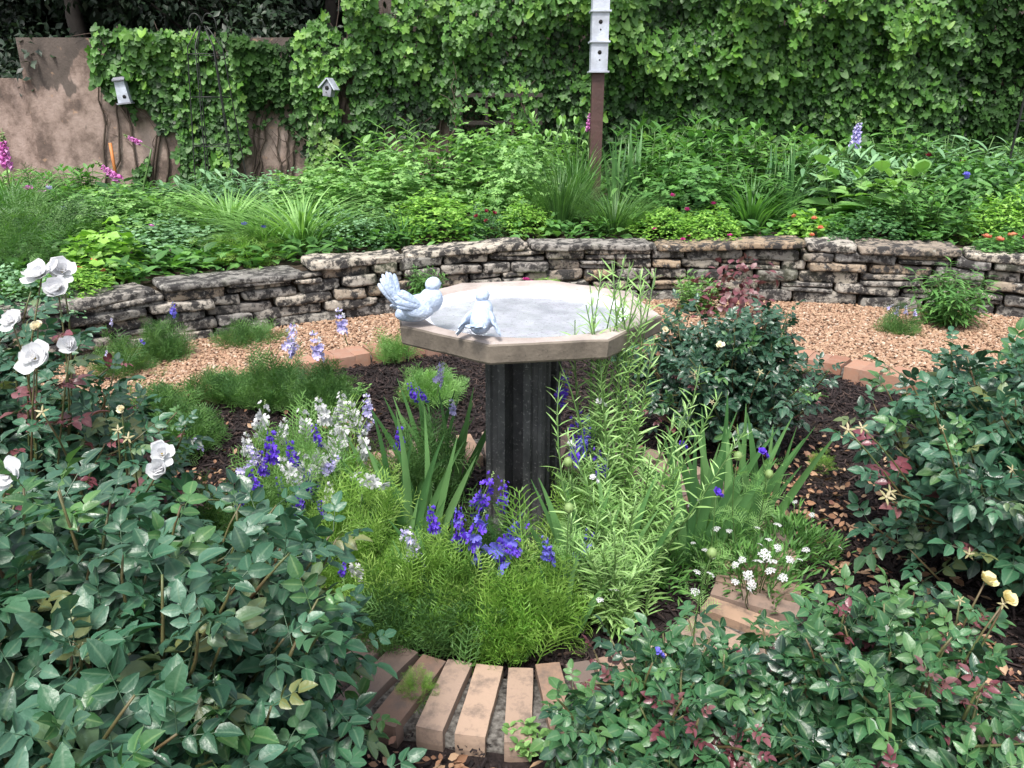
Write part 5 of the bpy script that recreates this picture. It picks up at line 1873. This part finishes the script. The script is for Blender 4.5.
larkspur('low larkspur with violet spikes touching the left foreground rose', 262, 490, .28, .30, 'feather_dk', 10, [(248, 468, 0, .09, 'violet'), (240, 490, 0, .08, 'violet'), (290, 500, .0, .12, 'violet'), (255, 462, .0, .1, 'lilac'), (298, 488, .0, .08, 'violet')], n=170, group=GW)
larkspur('feathery larkspur with white florets between drift and iris blades', 345, 490, .30, .32, 'feather', 11, [(330, 482, 0, .09, 'white2'), (350, 472, .02, .12, 'white2'), (318, 500, -.02, .07, 'violet')], n=230, group=GW)
larkspur('small lilac flowered larkspur alone at the near edge of the mulch patch', 205, 500, .2, .16, 'feather_dk', 12, [(196, 436, .25, .07, 'lilac')], n=60, group=GW)
larkspur('feathery larkspur with deep violet bloom right at the pedestal foot', 490, 515, .30, .16, 'feather_dk', 13, [(492, 476, .0, .15, 'violet'), (503, 482, .02, .10, 'violet')], n=110, group=GL)
larkspur('dark violet larkspur under the right side of the basin', 588, 470, .32, .24, 'feather', 14, [(582, 412, .0, .17, 'violet'), (572, 418, .03, .14, 'violet'), (600, 432, .0, .13, 'violet'), (566, 372, .12, .12, 'violet'), (590, 424, -.02, .12, 'blue'), (596, 448, -.04, .13, 'violet'), (575, 440, -.04, .10, 'violet')], n=160, group=GL)
larkspur('deep violet larkspur behind the dark iris left of the pedestal', 420, 430, .30, .26, 'feather_dk', 15, [(407, 384, .05, .08, 'violet'), (416, 388, .05, .07, 'violet'), (400, 426, -.12, .1, 'violet'), (443, 362, .12, .12, 'lilac'), (448, 398, .05, .09, 'lilac')], n=150, group=GL)
# mounds beyond, at the outer edge of the mulch
GM = 'larkspur plants along the outer brick edge'
larkspur('tall mound of dark feathery larkspur at the outer bricks left of the bath', 272, 360, .20, .34, 'feather_dk', 20, Y=3.35, n=300, group=GM)
larkspur('feathery larkspur with three pale spikes beside the outer bricks', 322, 362, .20, .24, 'feather_dk', 21, [(295, 324, .0, .20, 'lilac'), (310, 330, -.02, .20, 'lilac'), (335, 307, .05, .18, 'lilac'), (300, 345, .0, .1, 'lilac')], Y=3.25, n=240, group=GM)
larkspur('low weedy larkspur on the outer edge behind the reddish rose', 196, 392, .09, .22, 'feather_dk', 22, Y=2.9, n=110, group=GM)
larkspur('low dark weeds over the outer bricks behind the white roses', 150, 400, .14, .30, 'feather_dk', 29, Y=2.75, n=170, group=GM)
larkspur('low weeds on the outer bricks just left of the dark feathery mound', 222, 380, .10, .26, 'feather_dk', 30, Y=3.42, n=150, group=GM)
larkspur('low spreading weeds on the outer bricks toward the left rose', 160, 390, .10, .28, 'feather_dk', 31, Y=3.2, n=150, group=GM)
larkspur('low green weeds on the bricks under the back left of the basin', 428, 375, .13, .26, 'light', 23, Y=3.4, n=150, group=GM)
larkspur('larkspur with blue spike at the wall foot at left', 160, 330, .20, .26, 'feather_dk', 24, [(174, 302, .0, .1, 'blue'), (112, 318, .0, .06, 'lilac'), (107, 350, -.4, .05, 'lilac'), (140, 338, -.2, .05, 'blue')], Y=3.95, n=210, group=GM)
larkspur('low feathery weeds at the wall foot over the gravel at left', 245, 332, .10, .34, 'feather_dk', 25, Y=4.25, n=120, group=GM)
larkspur('thin weeds at the wall foot nearest the left frame edge', 118, 340, .20, .30, 'feather_dk', 26, Y=3.7, n=120, group=GM)
larkspur('small green weed at the path edge left of the basin', 392, 318, .12, .20, 'light', 27, Y=4.0, n=60, group=GM)
larkspur('purple flowered weed at the wall foot beside the lance leaved plant', 902, 322, .16, .22, 'feather_dk', 28, [(906, 305, .0, .08, 'lilac'), (912, 309, .02, .07, 'lilac'), (899, 306, .0, .08, 'lilac'), (892, 304, .0, .06, 'lilac')], Y=4.45, n=80, group=GM)
# lance leaved plants at the wall foot
r = free('lance_leaf_plant', 'dark lance leaved plant growing at the foot of the stone wall at right', xat(948, 4.62, .2), 4.62, proto('narrow', 5), z=.03, sc=(.42, .42, .42))
r = free('lance_leaf_plant', 'arching green plant sprouting from the stone wall behind the left dove', xat(424, 4.86, .3), 4.86, proto('narrow', 6), z=.10, sc=(.22, .22, .28))
r = free('pink_creeper', 'magenta flowered creeper low on the wall just behind the basin rim', xat(545, 5.05, .2), 5.05, proto('limefern', 1), z=.12, sc=(.5, .2, .10))
for i in range(9):
    link('flower', FL['mag'], r, (RNG.uniform(-.45, .35), -.5, RNG.uniform(.7, 1.3)), (0, 0, i), (.045, .09, .18))
r = free('pale_shrub', 'small pale weed growing out of the wall above the middle rose', xat(700, 4.95, .3), 4.95, proto('stemslight', 1), z=.02, sc=(.35, .25, .30))
r = free('purple_shrub', 'purplish leaved seedling at the wall foot behind the middle rose', xat(735, 4.8, .3), 4.8, [('foliage', k_mound(77, 260, LFB, .12, 'red_leaf', .5, .5))], z=.0, sc=(.5, .3, .42))


# tall narrow leaved plant right of the bath
def tall_wispy(label, X, Y, H, wd, seed, nst=14, mat='pale', tops=(), lf=None, size=.075, per=26):
    rr = np.random.default_rng(seed)
    root = thing('tall_wispy_plant', label, 'plant', (X, Y, 0), group='tall narrow leaved plants right of the bath')
    P, D, NN, SZ = [], [], [], []
    gs = Geo()
    tips = list(tops)
    while len(tips) < nst:
        a = rr.uniform(0, 6.28); q = rr.random() ** .5
        tips.append((X + math.cos(a) * q * wd, Y + math.sin(a) * q * wd * .6, H * rr.uniform(.55, 1) * (1 - .2 * q)))
    for tp in tips:
        e = np.array(tp) - (X, Y, 0)
        b = np.array([rr.normal(0, .03), rr.normal(0, .03), 0])
        pts = curve_pts(b, e, .1, 8, (rr.normal() * .4, rr.normal() * .3, 0))
        gs.add(tube_t(pts, np.linspace(.0045, .0015, 8), 5), 0)
        tt = np.linspace(0, 1, 8)
        for k_ in range(per):
            t = .15 + .85 * k_ / per
            c = np.array([np.interp(t, tt, pts[:, j]) for j in range(3)])
            aa = k_ * 2.4
            for s_ in range(3):
                ang = aa + s_ * 2.1
                dv = np.array([math.cos(ang), math.sin(ang), .55 + .6 * t]) + rr.normal(0, .2, 3)
                P.append(c); D.append(dv); NN.append(rr.normal(0, .4, 3) + (0, -.3, .8)); SZ.append(size * rr.uniform(.6, 1.25) * (1.1 - .5 * t))
    g = Geo(); g.inst(lf or leaf_t(3, .088, .1, .3), np.array(P), frames(np.array(D), np.array(NN)), np.array(SZ))
    link('foliage', g.mesh('wispy_foliage', M[mat]), root)
    link('stem', gs.mesh('wispy_stems', M['stem']), root)
    return root


T1 = [atY(612, 262, 2.02), atY(640, 270, 2.05), atY(590, 285, 1.98), atY(648, 300, 2.0), atY(600, 350, 1.95), atY(622, 300, 2.0), atY(655, 335, 2.0), atY(575, 320, 1.98), atY(630, 262, 2.08), atY(602, 270, 2.0), atY(626, 255, 2.06), atY(645, 286, 2.02), atY(586, 305, 1.96), atY(634, 290, 2.0), atY(656, 268, 2.08), atY(618, 280, 2.02)]
tall_wispy('tall pale narrow leaved plant reaching above the right side of the basin', .30, 2.0, .62, .17, 31, 25, 'pale', T1, size=.066, per=26)
T2 = [atY(700, 365, 1.9), atY(722, 392, 1.9), atY(745, 430, 1.88), atY(690, 400, 1.85)]
tall_wispy('bushy light green narrow leaved plant leaning toward the right irises', .32, 1.86, .50, .16, 32, 22, 'pale', T2, size=.065, per=20)
T3 = [atY(560, 372, 1.95), atY(565, 430, 1.85)]
tall_wispy('lower light green narrow leaved plant right of the pedestal foot', .25, 1.72, .40, .14, 33, 28, 'pale', T3, size=.06, per=20)
# one thin nodding sprig in front of the pedestal
tall_wispy('single thin sprig standing in front of the pedestal', .16, 1.95, .5, .01, 34, 1, 'pale', [atY(556, 355, 1.93)], size=.045, per=9)


# irises
def iris(label, px, py, z, seed, fans, per, L, wd, sc=1.0, lean=0.0, base=None, az=None):
    rr = np.random.default_rng(seed)
    X, Y, _ = at(px, py, z)
    root = thing('iris_clump', label, 'iris', (X, Y, z), group='iris clumps round the pedestal')
    k_ = 0
    for f in range(fans):
        az_ = rr.uniform(-.5, .5) if az is None else az + rr.normal(0, .2)
        c = np.array([rr.normal(0, .05), rr.normal(0, .04), 0])
        for i in range(per):
            s = (i - (per - 1) / 2) / ((per - 1) / 2 + .01)
            a = az_ if s > 0 else az_ + PI
            b = c + np.array([math.cos(az_) * s * .03, math.sin(az_) * s * .03, 0])
            g = Geo()
            g.add(blade_t(L * rr.uniform(.75, 1.05) * (1 - .15 * abs(s)), wd * rr.uniform(.8, 1.15), abs(s) * .38 + rr.normal(0, .04) + lean * (1 if s > 0 else -1), rr.uniform(0, .3) + (rr.random() < .12) * 1.3, a + rr.normal(0, .2), b, 10, .10, .35, True), 0)
            link('blade', g.mesh('iris_blade', M['sword']), root)
    return root


iris('iris fan left of the pedestal in front of the white drift', 405, 545, .0, 41, 3, 5, .44, .034)
iris('dark tall iris fan beside the left face of the pedestal', 440, 500, .0, 42, 3, 5, .50, .036)
iris('iris with one blade bent toward the lens in front of the pedestal', 445, 600, .0, 43, 2, 4, .36, .034)
iris('low iris fan among the feathery larkspurs at front', 555, 625, .0, 47, 2, 4, .34, .034)
iris('slim iris fan between the white drift and the front larkspurs', 385, 570, .0, 48, 2, 5, .34, .032)
iris('iris clump in front of the right side of the pedestal', 590, 600, .0, 44, 3, 4, .42, .034)
iris('pale iris fan spreading over the right bricks', 700, 560, .0, 45, 3, 6, .50, .040, lean=.06)
iris('tall pale iris fan pointing right of the wispy plant', 740, 530, .0, 46, 3, 5, .48, .042, lean=.1)

# candytuft by the right bricks
def candytuft(label, px, py, wd, h, seed, fl):
    rr = np.random.default_rng(seed)
    X, Y, _ = at(px, py, h * .5)
    root = thing('candytuft', label, 'candytuft', (X, Y, .0), group='white candytufts on the right bricks')
    n = 900
    p, d, _, r = dome_pts(n, seed, .5, .6)
    p = p * np.array([wd, wd, h])
    g = Geo()
    dd = nrm(d + rr.normal(0, .4, (n, 3)) + (0, 0, .5))
    g.inst(leaf_t(3, .16, .1, .2), p - dd * .02, frames(dd, rr.normal(0, .5, (n, 3)) + (0, 0, .8)), rr.uniform(.025, .045, n))
    link('foliage', g.mesh('candytuft_foliage', M['mid']), root)
    gs = Geo()
    for (fx, fy, sz) in fl:
        w_ = np.array(at(fx, fy, h + .02)) - (X, Y, 0)
        gs.add(tube_t(curve_pts((w_[0] * .5, w_[1] * .5, .01), w_, .1, 5), .0014, 4), 0)
        link('flower', UMB[int(rr.integers(2))], root, tuple(w_), (rr.normal(-.3, .3), rr.normal(0, .3), rr.uniform(0, 6)), (sz,) * 3)
    link('stem', gs.mesh('candytuft_stems', M['stem']), root)
    return root


def umbel(seed):
    rr = np.random.default_rng(seed)
    g = Geo(); fl = floret_t(4, .95, .1, 1)
    for i in range(16):
        a = i * 2.4; q = math.sqrt((i + .5) / 16)
        d = np.array([[math.cos(a) * q * .7, math.sin(a) * q * .7, 1.0]])
        c = np.array([math.cos(a) * q, math.sin(a) * q, .35 * (1 - q * q)])
        g.inst(fl, [c], frames(np.cross(d, rr.normal(0, 1, (1, 3))), d), .30 * rr.uniform(.8, 1.2))
    g.add(ellip((0, 0, .15), (.35, .35, .2), (0, 1, 0), n1=4, n2=6), 1, .8)
    return g.mesh('flower_head', [M['white'], M['pod']])


UMB = [umbel(1), umbel(2)]
candytuft('candytuft with the most white flower heads on the right bricks', 757, 565, .34, .14, 61, [(765, 555, .016), (772, 562, .014), (770, 571, .013), (778, 548, .011), (748, 576, .013), (735, 582, .011), (749, 590, .010), (760, 545, .009), (757, 528, .010), (778, 525, .012), (758, 562, .015), (790, 560, .011), (742, 560, .010), (769, 540, .010), (783, 578, .012), (752, 585, .011), (735, 565, .009)])
candytuft('candytuft spilling beside the wispy plant and left bricks edge', 712, 545, .30, .14, 62, [(716, 529, .011), (729, 531, .009), (700, 502, .010), (690, 505, .009), (711, 575, .012), (695, 592, .012), (697, 572, .009), (705, 550, .008), (712, 558, .008), (693, 543, .007)])
candytuft('fine brownish green candytuft at the edge of the right mulch', 795, 535, .32, .12, 63, [(806, 550, .010), (795, 502, .008), (812, 515, .008), (840, 548, .007), (800, 560, .008)])
candytuft('small candytuft behind the first ones below the wispy plant', 650, 560, .24, .14, 64, [(614, 590, .011), (600, 600, .009), (652, 478, .008)])
# nigella pods and single flowers round the bath
def sprig(label, px, py, Y, zb_, flower, size, seed, cat='flower', kind_='garden_flower', pod=False, blue=None):
    tip = np.array(atY(px, py, Y)); rr = np.random.default_rng(seed)
    X = tip[0] + rr.normal(0, .03)
    root = thing(kind_, label, cat, (X, Y, zb_))
    e = tip - (X, Y, zb_)
    g = Geo(); g.add(tube_t(curve_pts((0, 0, 0), e, .05, 6, (rr.normal() * .5, 0, 0)), np.linspace(.0026, .0014, 6), 5), 0)
    link('stem', g.mesh('sprig_stem', M['stem']), root)
    n = 14; P = []
    t = rr.uniform(.1, .9, n)
    P = np.array([e * a for a in t]); a = rr.uniform(0, 6.28, n)
    g = Geo(); g.inst(FT[0], P, frames(np.stack([np.cos(a), np.sin(a), np.full(n, .7)], 1), np.tile([0, 0, 1.0], (n, 1))), rr.uniform(.04, .07, n))
    link('foliage', g.mesh('sprig_leaves', M['light']), root)
    if pod:
        g = Geo(); g.add(ellip((0, 0, 0), (.012, .014, .012), (0, 0, 1), (0, 1, 0)), 0, .6)
        for i in range(9):
            a = i * .7
            g.inst(leaf_t(2, .12, 0, -.2), [(0, 0, -.006)], frames(np.array([[math.cos(a), math.sin(a), .35]]), np.array([[0, 0, 1.0]])), .024, 0, .5)
        link('seed_pod', g.mesh('seed_pod', M['pod']), root, tuple(e))
    else:
        link('flower', FL[flower], root, tuple(e), (rr.normal(.6, .3), rr.normal(0, .4), 0), (size,) * 3)
        link('flower', FL[flower], root, tuple(e + (size * .8, 0, -size * .9)), (rr.normal(.9, .3), .6, 1), (size * .85,) * 3)
    return root


sprig('sprig with a round green seed pod under the right front of the basin', 568, 462, 1.85, 0, None, 0, 1, 'seed head', 'seed_head', True)
sprig('sprig with a striped green seed pod lower right of the pedestal', 569, 508, 1.7, 0, None, 0, 2, 'seed head', 'seed_head', True)
sprig('sprig with a round seed pod among the pale iris blades', 738, 456, 1.95, 0, None, 0, 3, 'seed head', 'seed_head', True)
sprig('sprig with a fuzzy seed pod over the right mulch', 769, 474, 2.0, 0, None, 0, 4, 'seed head', 'seed_head', True)
sprig('small seed pod above the candytuft', 712, 553, 1.62, 0, None, 0, 5, 'seed head', 'seed_head', True)
sprig('single violet bloom right of the tallest pale iris tips', 762, 452, 2.05, 0, 'violet', .014, 6)
sprig('pair of deep blue blooms low among the pale iris blades', 716, 492, 1.85, 0, 'violet', .014, 7)
sprig('single violet bloom on the left of the wispy plant right of the larkspurs', 682, 444, 1.9, 0, 'violet', .010, 8)
sprig('small lilac blue bloom in the low right rose bush', 657, 652, 1.25, 0, 'blue', .010, 9)
sprig('single violet bloom beyond the left drift by the rose leaves', 252, 533, 1.75, 0, 'violet', .014, 10)
sprig('white starry bloom below the right edge of the basin', 600, 402, 1.98, 0, 'white', .013, 11)
sprig('small white bloom beside the violet larkspur under the basin', 570, 443, 1.9, 0, 'white', .010, 12)
sprig('small white bloom low right of the pedestal', 593, 478, 1.8, 0, 'white', .010, 13)

# little weeds along the near bricks and on the mulch
gw_ = [('small pale seedling between the near bricks and the left rose', 418, 700, .02), ('tiny green seedling at the inner edge of the near bricks', 449, 632, .04), ('small bright seedling among the larkspur stems', 475, 645, .03),
       ('weed with tan leaves below the near bricks by the right rose', 530, 752, .0), ('thin weed on the right mulch', 820, 470, .0), ('tiny weed beside the outer right bricks', 805, 400, .0), ('sparse weed on the left mulch patch', 265, 448, .0),
       ('brownish seedling on the mulch at the left of the bath', 358, 395, .0)]
for i, (lab, px, py, z) in enumerate(gw_):
    X, Y, _ = at(px, py, z)
    free('seedling', lab, X, Y, proto('broad', 3 + i % 3) if i % 2 else proto('feather', 4), 'seedling', 'seedlings on bricks and mulch', z=z, sc=(.09, .09, .07))
